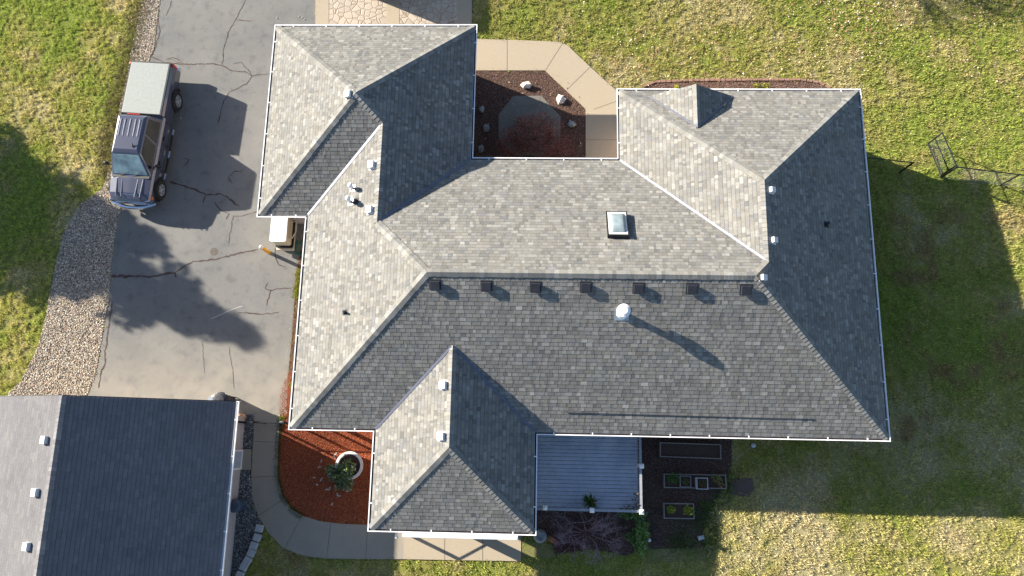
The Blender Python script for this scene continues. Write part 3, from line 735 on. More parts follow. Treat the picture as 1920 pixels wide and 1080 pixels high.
MB().box(ca-.05, ca+.05, yc-.05, yc+.05, 0, 1.43).tube((ca, yc, 1.41), (cb-.1, yc, .77), .03).build('handrail', 'white_paint', house)
# windows and doors
def opening(o, wx, wy, z0, wd, h, nx, ny, kind='window', parent=None):
    t = Vector((-ny, nx, 0)); n_ = Vector((nx, ny, 0)); c_ = Vector((wx, wy, z0)); mb = MB()
    for X, Z in (((-wd/2, wd/2), (0, .07)), ((-wd/2, wd/2), (h-.07, h)), ((-wd/2, -wd/2+.07), (.07, h-.07)), ((wd/2-.07, wd/2), (.07, h-.07))):
        mb.frame(c_, t, n_, (0, 0, 1), X, (0, .05), Z)
    f = mb.build(kind, 'white_paint', parent or house)
    MB().frame(c_, t, n_, (0, 0, 1), (-wd/2+.07, wd/2-.07), (0, .02), (.07, h-.07)).build('pane' if kind == 'window' else 'door_leaf', 'skin_glass' if kind == 'window' else 'door_wood', f)
    return f
for y in (2.6, 5.5, 8.6, 11.6): opening(0, EE-iw, y, .9, 1.4, 1.2, 1, 0)
for x in (4.0, 7.6, 10.4): opening(0, x, N2-iw, .9, 1.3, 1.2, 0, 1)
for x in (-1.2, 1.4): opening(0, x, N3-iw, .9, 1.2, 1.2, 0, 1)
for x in (1.6, 5, 9.2): opening(0, x, SS+iw, .8, 1.6, 1.3, 0, -1)
opening(0, -3.0, S2+1.5, .05, 1.7, 2.1, 0, -1); opening(0, -7.3, SS+2.0, .05, 1.0, 2.1, 0, -1, 'door'); opening(0, W2+iw, 5.2, .9, 1.2, 1.1, -1, 0)
opening(0, -6.7, N1-iw, .06, 4.8, 2.15, 0, 1, 'garage_door')
for x, y in ((W2+iw-.05, SS+2.1), (EE-iw+.05, N2-iw-.1), (I1-iw+.05, N1-iw-.15), (EE-iw+.05, SS+iw+.15), (I2+iw-.05, N3-iw+.1)):
    MB().box(x-.04, x+.04, y-.04, y+.04, .05, ze-.18).build('downspout', 'white_metal', house)
# awning cassette under the south gutter
ax0, ax1 = G(757, 1004, 2.5)[0], G(972, 1004, 2.5)[0]
MB().box(ax0, ax1, S2-.17, S2-.012, 2.60, 2.84).build('awning_case', 'white_metal', house, bevel=.03)
for t_ in (.1, .9): MB().box(ax0+(ax1-ax0)*t_-.03, ax0+(ax1-ax0)*t_+.03, S2-.010, S2+.3, 2.58, 2.62).build('awning_bracket', 'white_metal', house)
px_, py_ = G(745, 1004, 2.4)[:2]
MB().tube((px_, py_+.1, 2.5), (px_-.05, py_-.05, 2.25), .035).box(px_-.1, px_+.0, py_-.11, py_-.02, 2.15, 2.27).build('floodlight', 'white_metal', house)
px_, py_ = G(969, 1008, 2.3)[:2]
MB().lathe((px_, py_, 2.2), [(0, .25), (.05, .24), (.08, .12), (.085, 0), (0, 0)], 12).build('lantern', 'dark_metal', house)

def on_face(k, u_, v_, lift=0):
    o, u, up, n_ = FR[k]; d = Vector(Rm @ np.array([(u_-960)/F_PX, -(v_-540)/F_PX, -1.0])); cp = Vector((0, 0, CAM_H))
    t = (o-cp).dot(n_)/d.dot(n_); return cp+d*t+n_*lift
# dormer on the north slope
yf = 13.11; zb = ZE+PT*(N2-yf); za = 3.98; xa, xl, xr = 5.725, 4.12, 7.34
yb = N2-(za-ZE)/PT
fl, frr, ap, bk = (xl, yf, zb+.03), (xr, yf, zb+.03), (xa, yf, za), (xa, yb+.05, za)
dm = MB(); d1 = shingle_face(dm, [fl, ap, bk]); d2 = shingle_face(dm, [frr, ap, bk])
dormer = thing('x', '', '') if False else None
dor = MB().add([(xl+.15, yf-.12, zb-.1), (xr-.15, yf-.12, zb-.1), (xa, yf-.12, za-.11)], [(0, 1, 2)]).build('dormer', 'siding', house)
dm.build('dormer_roof', 'shingle', dor)
mb = MB()
for e_ in (fl, frr): 
    a, b_ = Vector(e_), Vector(ap); mb.add([a+Vector((0, 0, .0)), b_, b_-Vector((0, 0, .14)), a-Vector((0, 0, .10)), a+Vector((0, -.03, 0)), b_+Vector((0, -.03, 0)), b_+Vector((0, -.03, -.14)), a+Vector((0, -.03, -.10))], [(0, 1, 2, 3), (7, 6, 5, 4), (0, 4, 5, 1), (3, 2, 6, 7)])
mb.build('bargeboard', 'white_paint', dor)
ridge_caps(ap, bk, d1[3], d2[3], dor, wd=.12)
valley(fl, bk, d1[3], NV['i'], dor, .04); valley(frr, bk, d2[3], NV['i'], dor, .04)

# roof fittings
def fitting(k, u_, v_):
    p = on_face(k, u_, v_); o, u, up, n_ = FR[k]; hz = Vector((up.x, up.y, 0)).normalized(); side = Vector((hz.y, -hz.x, 0))
    return p, side, up, n_
def white_vent(k, u_, v_, s_=.13):
    p, sd_, up, n_ = fitting(k, u_, v_)
    mb = MB().frame(p, sd_, up, n_, (-s_-.04, s_+.04), (-s_-.04, s_+.06), (.0, .02)).frame(p, sd_, up, n_, (-s_, s_), (-s_, s_), (.02, .15))
    return mb.build('roof_vent', 'vent_white', house, bevel=.015)
for k, u_, v_ in [('a', 655, 178), ('e', 699, 310), ('e', 695, 394), ('k', 833, 722), ('k', 829, 818)]: white_vent(k, u_, v_)
for k, u_, v_ in [('j', 1445, 357), ('j', 1449, 451), ('j', 1429, 521)]: white_vent(k, u_, v_, .095)
for u_, v_ in ((816, 534), (912, 536), (1004, 538), (1098, 538), (1197, 540), (1297, 541), (1398, 543)):
    p, sd_, up, n_ = fitting('g', u_, v_)
    mb = MB().frame(p, sd_, up, n_, (-.20, .20), (-.19, .20), (0, .018)).frame(p, sd_, up, n_, (-.13, .13), (-.13, .13), (.018, .05))
    mb.frame(p, sd_, up, n_, (-.16, .16), (-.16, .15), (.05, .12))
    mb.build('box_vent', 'vent_black', house, bevel=.01)
def pipe(k, u_, v_, h, r, m_, cap=None, name='vent_pipe'):
    p, sd_, up, n_ = fitting(k, u_, v_)
    f = MB().tube(p-Vector((0, 0, .05)), p+Vector((0, 0, h)), r, r, 14).build(name, m_, house)
    MB().tube(p+n_*.02, p+n_*.02+Vector((0, 0, .07)), r*1.9, r*1.15, 14).frame(p, sd_, up, n_, (-r*2.4, r*2.4), (-r*2.4, r*2.4), (.012, .02)).build('flashing', 'galv' if cap else 'vent_black', f)
    if cap: MB().lathe(p+Vector((0, 0, h-.1)), [(0, .25), (cap*.55, .235), (cap, .17), (cap, .03), (cap*.82, .0), (0, 0)], 24).build('cap', 'white_metal', f, smooth=False)
    return f
pipe('g', 1166, 588, .54, .10, 'galv', .225, 'flue_pipe')
for u_, v_, h in ((661, 353, .30), (658, 379, .42)): pipe('e', u_, v_, h, .05, 'vent_white', .09)
pipe('e', 668, 377, .20, .045, 'vent_black'); pipe('e', 647, 586, .22, .04, 'vent_black'); pipe('j', 1549, 421, .25, .045, 'vent_black')
# skylight
q = [on_face('f', *s_) for s_ in ((1141, 404), (1171, 404), (1174, 446), (1143, 446))]
c_ = sum(q, Vector())/4; o, u, up, n_ = FR['f']; hz = Vector((1, 0, 0))
sw_, sh_ = .37, .60
mb = MB()
for X, Y in (((-sw_, sw_), (-sh_, -sh_+.05)), ((-sw_, sw_), (sh_-.05, sh_)), ((-sw_, -sw_+.05), (-sh_+.05, sh_-.05)), ((sw_-.05, sw_), (-sh_+.05, sh_-.05))): mb.frame(c_, hz, up, n_, X, Y, (0, .17))
sk = mb.build('skylight', 'dark_metal', house)
MB().frame(c_, hz, up, n_, (-sw_+.045, sw_-.045), (-sh_+.045, sh_-.045), (.10, .175)).build('curb', 'white_paint', sk, bevel=.01)
mb = MB(); vs = []; nn = 10
for j in range(nn+1):
    for i in range(nn+1):
        a, b_ = -1+2*i/nn, -1+2*j/nn; h = .178+.11*(max(0, (1-a**4)*(1-b_**4)))**.5
        vs.append(c_+hz*a*(sw_-.10)+up*b_*(sh_-.13)+n_*h)
mb.add(vs, [(j*(nn+1)+i, j*(nn+1)+i+1, (j+1)*(nn+1)+i+1, (j+1)*(nn+1)+i) for j in range(nn) for i in range(nn)])
mb.build('dome', 'dome', sk, smooth=True)
# thin cable lying across the lower south slope
p0, p1 = on_face('g', 1062, 773, .022), on_face('g', 1526, 786, .018); mb = MB(); prev = None
for k in range(25):
    p = p0.lerp(p1, k/24)+Vector((0, 0, .003*math.sin(k*1.7)))
    if prev: mb.tube(prev, p, .011, .011, 5)
    prev = p
mb.build('roof_cable', 'vent_black', house)

# ------------------------------------------------------------------ garage
garage = thing('garage', 'detached garage with plain dark grey gable roof at the lower left corner', 'garage', (-14, -3, 0))
gx0, gxr, gx1, gy0, gy1, gz0, gzr = -21.2, -16.12, -11.08, -9.2, 1.19, 2.54, 4.84
PG = [(.142, .139, .146), (.152, .149, .155), (.162, .159, .164), (.148, .144, .153)]; PGW = [1, 1, 1, 1]
gm = MB()
shingle_face(gm, [(gx1, gy0, gz0), (gx1, gy1, gz0), (gxr, gy1, gzr), (gxr, gy0, gzr)], .143, PG, PGW, .28, .32, .0, .009, .70)
shingle_face(gm, [(gx0, gy0, gz0), (gx0, gy1, gz0), (gxr, gy1, gzr), (gxr, gy0, gzr)], .143, PG, PGW, .28, .32, .0, .009, .70)
groof = gm.build('roof', 'shingle', garage)
ne_ = Vector((gzr-gz0, 0, gx1-gxr)).normalized(); nw_ = Vector((-(gzr-gz0), 0, gxr-gx0)).normalized()
ox = PAL; PAL = PG; PAL_W = PGW
ridge_caps((gxr, gy0, gzr), (gxr, gy1, gzr), ne_, nw_, groof, wd=.14)
MB().prism([(gx0+.6, gy0+.5), (gx1-.62, gy0+.5), (gx1-.62, gy1-.45), (gx0+.6, gy1-.45)], 0, gz0-.05).add([(gx0+.6, gy1-.45, gz0-.05), (gx1-.62, gy1-.45, gz0-.05), (gxr, gy1-.45, gzr-.2)], [(0, 1, 2)]).build('wall', 'siding', garage)
mb = MB()
for xe, s_ in ((gx1, 1), (gx0, -1)):
    mb.add([(xe, gy1, gz0-.0), (gxr, gy1, gzr-.0), (gxr, gy1, gzr-.2), (xe, gy1, gz0-.2), (xe, gy1+.025, gz0-.0), (gxr, gy1+.025, gzr-.0), (gxr, gy1+.025, gzr-.2), (xe, gy1+.025, gz0-.2)], [(0, 1, 2, 3), (4, 5, 6, 7), (0, 1, 5, 4), (3, 2, 6, 7), (0, 4, 7, 3)])
mb.build('bargeboard', 'dark_metal', garage)
mb = MB(); L = gy1-gy0
vs = []
for y in (gy0, gy1): vs += [(gx1+a, y, gz0+b_) for a, b_ in GUT]
m_ = len(GUT); mb.add(vs, [(k, (k+1) % m_, (k+1) % m_+m_, k+m_) for k in range(m_)]+[tuple(range(m_)), tuple(range(2*m_-1, m_-1, -1))])
for k in range(8): mb.box(gx1-.01, gx1+.115, gy0+L*(k+.5)/8-.02, gy0+L*(k+.5)/8+.02, gz0+.0, gz0+.018)
mb.box(gx1-.002, gx1+.1, gy1-.0, gy1+.02, gz0-.125, gz0+.012)
mb.build('gutter', 'white_metal', garage)
MB().box(gx1-.62, gx1-.01, gy0, gy1, gz0-.2, gz0-.18).build('soffit', 'white_paint', garage)
dy0, dy1 = G(450, 880)[1], G(452, 843)[1]
d_ = opening(0, gx1-.62, (dy0+dy1)/2, .05, dy1-dy0, 2.05, 1, 0, 'door', garage)
for u_, v_ in ((88, 825), (71, 923), (55, 1024)):
    g_ = G(u_, v_, 4.5); x_ = g_[0]; z_ = gzr-(gxr-x_)*(gzr-gz0)/(gxr-gx0); g_ = G(u_, v_, z_)
    p = Vector((g_[0], g_[1], z_)); up = Vector((gxr-gx0, 0, gzr-gz0)).normalized()
    MB().frame(p, (0, 1, 0), up, nw_, (-.19, .19), (-.17, .19), (0, .02)).frame(p, (0, 1, 0), up, nw_, (-.13, .13), (-.12, .12), (.02, .17)).build('roof_vent', 'vent_white', garage, bevel=.015)
PAL = ox; PAL_W = [4, 5, 4, 3, 2, 3, 1, 3]

# ------------------------------------------------------------------ pickup truck (local: +x forward, +y towards the house)
fa = math.atan2(-.998, -.0613)
truck = thing('pickup_truck', 'dark navy pickup truck with grey bed cover parked beside the gravel', 'pickup truck', (-16.67, 15.60, ZD), None, fa)
def loft(mb, st):
    n = len(st[0][1]); vs = []
    for X, sec in st:
        vs += [(X, y, z) for y, z in sec]+[(X, -y, z) for y, z in sec[::-1]]
    m_ = 2*n
    fs = [(j*m_+k, (j+1)*m_+k, (j+1)*m_+(k+1) % m_, j*m_+(k+1) % m_) for j in range(len(st)-1) for k in range(m_)]
    fs += [tuple(range(m_)), tuple(range(len(st)*m_-1, (len(st)-1)*m_-1, -1))]
    return mb.add(vs, fs)
def sec(w_, bot, belt, sh=.0): return [(w_*.90, bot), (w_*.98, bot+.10), (w_, (bot+belt)/2+.08), (w_*.97, belt-.12), (w_*.90, belt-.02), (w_*.55, belt+sh*.8), (w_*.05, belt+sh)]
body = loft(MB(), [(.12, sec(.90, .48, 1.24)), (.2, sec(.96, .44, 1.28)), (2.50, sec(.97, .44, 1.28)), (2.52, sec(.97, .44, 1.14, .03)), (4.9, sec(.97, .44, 1.14, .03)), (5.3, sec(.955, .44, 1.12, .04)), (5.9, sec(.93, .44, 1.06, .04)), (6.12, sec(.89, .46, .98, .03)), (6.22, sec(.82, .52, .88, .02))]).build('body', 'truck_paint', truck, smooth=False, bevel=.03)
MB().box(.16, 2.48, -.83, .83, 1.26, 1.325).build('bed_cover', 'cover_vinyl', truck, bevel=.02)
mb = MB().box(.10, 2.50, .83, .87, 1.26, 1.315).box(.10, 2.50, -.87, -.83, 1.26, 1.315).box(.10, .16, -.83, .83, 1.26, 1.315); mb.build('bed_rail', 'truck_black', truck)
# greenhouse
cab = MB()
B0 = [(2.60, -.88), (2.60, .88), (5.20, .84), (5.20, -.84)]; T0 = [(2.78, -.63), (2.78, .63), (4.45, .60), (4.45, -.60)]
vs = [(x, y, 1.12) for x, y in B0]+[(x, y, 1.82) for x, y in T0]+[(2.95, -.5, 1.87), (2.95, .5, 1.87), (4.3, .48, 1.88), (4.3, -.48, 1.88)]
cab.add(vs, [(0, 1, 5, 4), (1, 2, 6, 5), (2, 3, 7, 6), (3, 0, 4, 7), (4, 5, 9, 8), (5, 6, 10, 9), (6, 7, 11, 10), (7, 4, 8, 11), (8, 9, 10, 11)])
cabo = cab.build('cab', 'truck_paint', truck, bevel=.06)
mb = MB()
for y in (-.40, -.22, 0, .22, .40): mb.box(2.98, 3.75, y-.03, y+.03, 1.87, 1.885)
mb.build('roof_ribs', 'truck_paint', cabo, bevel=.01)
def panel(name, m_, pts, lift, par=None, bev=0):
    P = [Vector(p) for p in pts]; n_ = (P[1]-P[0]).cross(P[2]-P[0]).normalized(); ctr = sum(P, Vector())/len(P)
    if n_.dot(ctr-Vector((3.8, 0, 1.2))) < 0: n_ = -n_
    n = len(P); mb = MB().add([p+n_*lift for p in P]+[p-n_*.02 for p in P], [tuple(range(n))]+[(i, (i+1) % n, (i+1) % n+n, i+n) for i in range(n)])
    return mb.build(name, m_, par or cabo)
lp = lambda a, b_, t: tuple(a[i]+(b_[i]-a[i])*t for i in range(3))
def bil(q, s_, t): return lp(lp(q[0], q[1], s_), lp(q[3], q[2], s_), t)
def subq(q, s0, s1, t0, t1): return [bil(q, s0, t0), bil(q, s1, t0), bil(q, s1, t1), bil(q, s0, t1)]
WS = [vs[3], vs[2], vs[6], vs[7]]
panel('windshield', 'windshield', subq(WS, .06, .94, .10, .93), .012)
panel('rear_window', 'side_glass', subq([vs[0], vs[1], vs[5], vs[4]], .12, .88, .2, .85), .012)
for a, b_, c2, d2 in ((1, 2, 6, 5), (0, 3, 7, 4)):
    Q = [vs[a], vs[b_], vs[c2], vs[d2]]
    panel('side_window', 'side_glass', subq(Q, .07, .44, .1, .88), .012); panel('side_window', 'side_glass', subq(Q, .49, .93, .1, .88), .012)
mb = MB()
for y in (-.45, .1): mb.tube((5.21, y, 1.15), (5.02, y+.42, 1.29), .012, .012, 5)
mb.build('wipers', 'truck_black', cabo)
MB().box(5.16, 5.27, -.80, .80, 1.135, 1.16).build('cowl', 'truck_black', truck)
MB().box(2.69, 2.73, -.30, .25, 1.72, 1.755).build('brake_light', 'red_lens', cabo)
MB().tube((4.2, .30, 1.88), (4.05, .30, 1.96), .035, .012, 8).build('antenna', 'truck_black', cabo)
# bonnet creases, doors, trim
for y in (-.56, -.34, .34, .56): MB().frame((5.3, y, 1.135), Vector((.85, -.06 if y > 0 else .06, -.055)).normalized(), (0, 1, 0), (0, 0, 1), (0, .80), (-.025, .025), (0, .022)).build('bonnet_ridge', 'truck_paint', truck, bevel=.012)
MB().frame((5.86, 0, 1.075), (.96, 0, -.22), (0, 1, 0), (.22, 0, .96), (0, .12), (-.36, .36), (.0, .022)).build('bonnet_trim', 'chrome', truck, bevel=.008)
for s_ in (1, -1):
    for x in (2.66, 3.62, 4.72): MB().box(x-.008, x+.008, s_*.955 if s_ > 0 else -.978, .978 if s_ > 0 else -.955, .5, 1.02).build('door_seam', 'truck_black', truck)
    for x in (3.42, 4.5): MB().box(x-.1, x+.08, min(s_*.955, s_*1.0), max(s_*.955, s_*1.0), .93, .96).build('door_handle', 'truck_black', truck)
for s_, nm in ((1, 1), (-1, 1)):
    mb = MB(); mb.tube((2.75, s_*1.02, .40), (5.0, s_*1.02, .40), .05, .05, 8)
    mb.build('side_step', 'truck_black', truck)
    for xa_, xb_ in ((2.75, 3.0), (3.75, 4.05), (4.75, 5.02)): MB().tube((xa_, s_*1.03, .435), (xb_, s_*1.03, .435), .042, .042, 8).build('step_plate', 'chrome', truck)
def wheel(x, s_):
    y = s_*.90
    t = MB().lathe((x, y, .40), [(.24, -.13*s_), (.36, -.13*s_), (.405, -.09*s_), (.405, .05*s_), (.37, .09*s_), (.255, .095*s_), (.24, .05*s_), (.24, -.13*s_)], 28, axis=1).build('wheel', 'rubber', truck, smooth=False)
    r_ = MB().lathe((x, y, .40), [(.255, .085*s_), (.225, .088*s_), (.215, .03*s_), (.05, .02*s_), (.05, .07*s_), (0, .075*s_)], 24, axis=1)
    for k in range(6):
        a = 2*PI*k/6; r_.frame((x, y, .40), (math.cos(a), 0, math.sin(a)), (0, 1, 0), (-math.sin(a), 0, math.cos(a)), (.04, .235), (min(.03*s_, .082*s_), max(.03*s_, .082*s_)), (-.035, .035))
    r_.build('rim', 'galv', t)
    mb = MB(); n = 14
    for k in range(n):
        a0, a1 = PI*k/n, PI*(k+1)/n; y0, y1 = s_*.90, s_*1.005
        p = lambda r, a, yy: (x+r*math.cos(a), yy, .42+r*math.sin(a))
        mb.add([p(.44, a0, y1), p(.44, a1, y1), p(.53, a1, y1), p(.53, a0, y1), p(.44, a0, y0), p(.44, a1, y0), p(.53, a1, y0), p(.53, a0, y0)], [(0, 1, 2, 3), (3, 2, 6, 7), (0, 4, 5, 1)])
    mb.build('wheel_arch', 'truck_black', truck)
    MB().lathe((x, s_*.915, .42), [(0, .022*s_), (.44, .022*s_), (.44, 0)], 24, axis=1).build('wheel_well', 'rubber', truck)
for x in (1.42, 5.48):
    for s_ in (1, -1): wheel(x, s_)
for s_ in (1, -1):
    mb = MB().blob((4.72, s_*1.10, 1.2), .075, .12, .12, 10, .03); mb.tube((4.74, s_*.92, 1.14), (4.72, s_*1.08, 1.18), .025); mb.build('mirror', 'truck_black', truck)
    MB().box(6.02, 6.19, s_*.64 if s_ > 0 else -.86, .86 if s_ > 0 else s_*.64, .76, .93).build('headlight', 'chrome', truck, bevel=.03)
    MB().box(5.95, 6.06, min(s_*.86, s_*.92), max(s_*.86, s_*.92), .78, .90).build('indicator', 'amber', truck)
    MB().box(.10, .22, min(s_*.84, s_*.965), max(s_*.84, s_*.965), .85, 1.25).build('tail_light', 'red_lens', truck, bevel=.02)
MB().box(6.16, 6.24, -.60, .60, .60, .86).build('grille', 'chrome', truck, bevel=.02)
mb = MB(); P = []
for k in range(13):
    y = -1+2*k/12; P.append((6.20+.22*(1-abs(y)**2.4), y*.97))
for a, b_ in zip(P[:-1], P[1:]):
    mb.add([(a[0], a[1], .44), (b_[0], b_[1], .44), (b_[0], b_[1], .60), (a[0], a[1], .60), (a[0]-.07, a[1]*.97, .62), (b_[0]-.07, b_[1]*.97, .62), (a[0]-.16, a[1]*.97, .42), (b_[0]-.16, b_[1]*.97, .42)], [(0, 1, 2, 3), (3, 2, 5, 4), (0, 6, 7, 1)])
mb.build('front_bumper', 'chrome', truck)
mb = MB().box(-.06, .12, -.92, .92, .46, .66); mb.build('rear_bumper', 'chrome', truck, bevel=.03)
MB().box(.3, 6.0, -.75, .75, .28, .46).build('chassis', 'truck_black', truck)

# ------------------------------------------------------------------ utility cart under the south eave of the garage wing
ca0, cb0 = G(505, 453, 1.18), G(534, 453, 1.18); cx0, cx1, cy0 = ca0[0], cb0[0]+.04, ca0[1]; cy1 = cy0+1.45
cart = thing('utility_cart', 'cream utility cart with white rounded lid parked half under the eave', 'cart', ((cx0+cx1)/2, (cy0+cy1)/2, ZD))
def rrect(x0, x1, y0, y1, r_, n=5):
    return [(cx_+r_*math.cos(a0+k*PI/2/n), cy_+r_*math.sin(a0+k*PI/2/n)) for cx_, cy_, a0 in ((x1-r_, y1-r_, 0), (x0+r_, y1-r_, PI/2), (x0+r_, y0+r_, PI), (x1-r_, y0+r_, 1.5*PI)) for k in range(n+1)]
MB().prism(rrect(cx0, cx1, cy0, cy1, .09), 1.12, 1.19).build('lid', 'cart_white', cart, bevel=.025)
MB().prism(rrect(cx0+.02, cx1-.01, cy0+.02, cy1-.02, .09), .50, 1.115).build('body', 'cream', cart, bevel=.02)
MB().prism(rrect(cx0+.0, cx1+.06, cy0-.06, cy1, .10), .40, .495).build('rubber_rim', 'rubber', cart)
MB().box(cx0+.02, cx1+.06, cy0-.14, cy1, .26, .395).build('chassis', 'cream', cart, bevel=.02)
for x in (cx0+.06, cx1-.04):
    for y in (cy0+.15, cy1-.3):
        t = MB().tube((x-.05, y, .17), (x+.05, y, .17), .17, .17, 18).build('wheel', 'rubber', cart); MB().tube((x-.055, y, .17), (x+.055, y, .17), .08, .08, 12).build('rim', 'chrome', t)
MB().path([(cx1-.02, cy0+.20, .85), (cx1+.14, cy0+.24, .87), (cx1+.28, cy0+.52, .88), (cx1+.28, cy0+.95, .88)], .022).build('handle', 'cream', cart)
MB().tube((cx1+.28, cy0+.95, .88), (cx1, cy0+.97, .70), .02).build('handle_brace', 'galv', cart)

# hose, bollard
hc = G(563, 466); mb = MB()
for k in range(3):
    pts = [(hc[0]+(.16+.035*k)*math.cos(a/16*2*PI), hc[1]+(.24+.03*k)*math.sin(a/16*2*PI), .04+.025*k) for a in range(17)]; mb.path(pts, .014, 5)
props(mb.build('garden_hose', 'hose'), 'coiled green garden hose on the ground by the utility cart', 'hose')
b0 = G(505, 474)
bol = thing('bollard', 'yellow steel bollard with white domed top standing on the driveway', 'bollard', (b0[0], b0[1], ZD))
MB().tube((b0[0], b0[1], 0), (b0[0], b0[1], .88), .075, .075, 20).build('post', 'yellow', bol)
MB().lathe((b0[0], b0[1], .88), [(.078, 0), (.078, .08), (.06, .12), (.03, .14), (0, .145)], 20).build('cap', 'white_paint', bol, smooth=True)
# stuff by the garage corner
g0 = G(431, 752)
grill = thing('gas_grill', 'black gas grill with white knobs pushed against the garage corner', 'grill', (g0[0], g0[1]-.1, ZD))
x, y = g0[0], g0[1]+.05
MB().box(x-.28, x+.26, y-.22, y+.11, .10, .549).build('cabinet', 'vent_black', grill)
MB().box(x-.30, x+.28, y-.25, y+.14, .55, .85).build('firebox', 'truck_black', grill, bevel=.03)
MB().lathe((x, y-.05, .85), [(.31, 0), (.29, .10), (.18, .16), (0, .18)], 18).build('lid', 'vent_black', grill)
for k in (-.17, .0, .17): MB().lathe((x+k, y+.17, .86), [(0, .05), (.035, .05), (.04, 0), (0, 0)], 10).build('knob', 'white_metal', grill)
MB().box(x-.55, x-.30, y-.18, y+.06, .76, .80).build('side_shelf', 'galv', grill)
for a, b_ in ((-.27, -.2), (.25, -.2), (-.27, .1), (.25, .1)): MB().tube((x+a, y+b_, ZD), (x+a, y+b_, .56), .02).build('leg', 'dark_metal', grill)
g1 = G(408, 747); x, y = g1[0], g1[1]-.03
tk = thing('propane_tank', 'white propane tank standing beside the black grill', 'tank', (x, y, ZD))
MB().lathe((x, y, ZD), [(0, 0), (.12, 0), (.155, .06), (.155, .30), (.12, .37), (0, .39)], 18).build('tank_body', 'cart_white', tk, smooth=True)
MB().lathe((x, y, ZD+.38), [(.09, 0), (.09, .09), (.075, .09), (.075, 0)], 14).build('collar', 'cart_white', tk)
MB().tube((x, y, ZD+.38), (x, y, ZD+.46), .025).build('valve', 'dark_metal', tk)
rk = G(456, 781)
props(MB().blob((rk[0], rk[1], .12), .16, .13, .17, 9, .2).build('boulder', plain('tan_rock', (.5, .3, .17), .85, 0, .25, 8)), 'tan orange boulder at the garage corner beside the gate', 'rock')
# iron gate between the garage and the house
gt = thing('garden_gate', 'black metal gate and fence across the path between garage and house', 'gate', (-10, .5, 0))
yg = G(500, 793)[1]
xs_ = [gx1-.60, -10.85, -9.75, -8.75]
for x in xs_: MB().box(x-.035, x+.035, yg-.035, yg+.035, 0, 1.5 if x == -10.85 else 1.2).build('post', 'dark_metal', gt)
mb = MB()
for z_ in (.18, 1.12): mb.box(xs_[0]+.036, xs_[-1]-.036, yg-.015, yg+.015, z_-.02, z_+.02)
mb.build('rail', 'dark_metal', gt)
mb = MB()
for k in range(26):
    x = xs_[0]+.1+k*(xs_[-1]-xs_[0]-.2)/25; mb.box(x-.006, x+.006, yg-.006, yg+.006, .19, 1.11)
mb.build('bars', 'dark_metal', gt)
MB().box(-9.95, -9.80, yg+.02, yg+.05, .95, 1.05).build('latch', 'galv', gt)

# rain barrel
r0 = G(450, 946); x, y = r0[0]+.02, r0[1]
rb = thing('rain_barrel', 'dark blue round barrel with domed lid by the garage wall', 'barrel', (x, y, 0))
MB().lathe((x, y, 0), [(0, .0), (.20, 0), (.245, .15), (.255, .35), (.235, .55), (0, .55)], 24).build('barrel', 'blue_plastic', rb, smooth=False)
MB().lathe((x, y, .55), [(.25, -.02), (.255, .03), (.17, .09), (.09, .10), (.085, .14), (0, .15)], 24).build('lid', 'blue_plastic', rb)
# edging blocks
bl = [(488, 990), (484, 1007), (478, 1022), (473, 1036), (466, 1050), (459, 1062), (452, 1077), (446, 1092)]
for i, (u_, v_) in enumerate(bl):
    g_ = G(u_, v_); n_ = G(*(bl[i+1] if i < 7 else (441, 1106))); d = Vector((n_[0]-g_[0], n_[1]-g_[1], 0)).normalized(); s_ = Vector((-d.y, d.x, 0))
    o = MB().frame((0, 0, 0), d, s_, (0, 0, 1), (-.135, .135), (-.14, .14), (0, random.uniform(.17, .21))).build('edging_block', 'block', bevel=.02)
    o.location = (g_[0], g_[1], -.01)
    props(o, ['northernmost grey edging block, nearest the curved path', 'second grey edging block down from the curved path', 'third grey edging block down from the curved path', 'fourth grey edging block down from the curved path', 'fifth grey edging block down from the curved path', 'sixth grey edging block down from the curved path', 'seventh grey edging block down, last one wholly in view', 'grey edging block at the bottom picture edge'][i], 'block', 'concrete edging blocks round the dark gravel')

# ------------------------------------------------------------------ leafy plants
def leaves(c_, r_, n, L, pal, z0=None, shell=.4):
    d = RNG.normal(0, 1, (n, 3)); d /= np.linalg.norm(d, axis=1)[:, None]; rr = RNG.uniform(shell, 1, n)**.6
    bump_ = 1+.25*np.sin(d[:, 0]*5+c_[0])*np.cos(d[:, 1]*6+c_[1])
    P = d*rr[:, None]*bump_[:, None]*np.array(r_)+np.array(c_)
    P[:, 2] = np.maximum(P[:, 2], .03 if z0 is None else z0)
    u = RNG.normal(0, 1, (n, 3)); u /= np.linalg.norm(u, axis=1)[:, None]; v = np.cross(u, RNG.normal(0, 1, (n, 3))); v /= np.linalg.norm(v, axis=1)[:, None]
    l_ = (RNG.uniform(.6, 1.2, n)*L)[:, None]
    V = np.stack([P-u*l_, P+v*l_*.4, P+u*l_, P-v*l_*.4], 1).reshape(-1, 3)
    pal = np.array(pal); return V, pal[RNG.integers(0, len(pal), n)]*RNG.uniform(.6, 1.35, n)[:, None]
GREEN = [(.10, .18, .04), (.14, .22, .05), (.08, .12, .04), (.2, .26, .08)]
def bush(name, label, cat, c_, r_, n, L, pal, group=None, stem=True, z=0):
    t = thing(name, label, cat, (c_[0], c_[1], z), group)
    V, col = leaves(c_, r_, n, L, pal, z+.02); np_tris('foliage', V, 'leafy', col, t, 4)
    if stem:
        mb = MB()
        for k in range(5):
            a = 2*PI*k/5+.3; mb.tube((c_[0], c_[1], z), (c_[0]+r_[0]*.5*math.cos(a), c_[1]+r_[1]*.5*math.sin(a), c_[2]), .02, .008, 5)
        mb.build('stem', 'trunk', t)
    return t
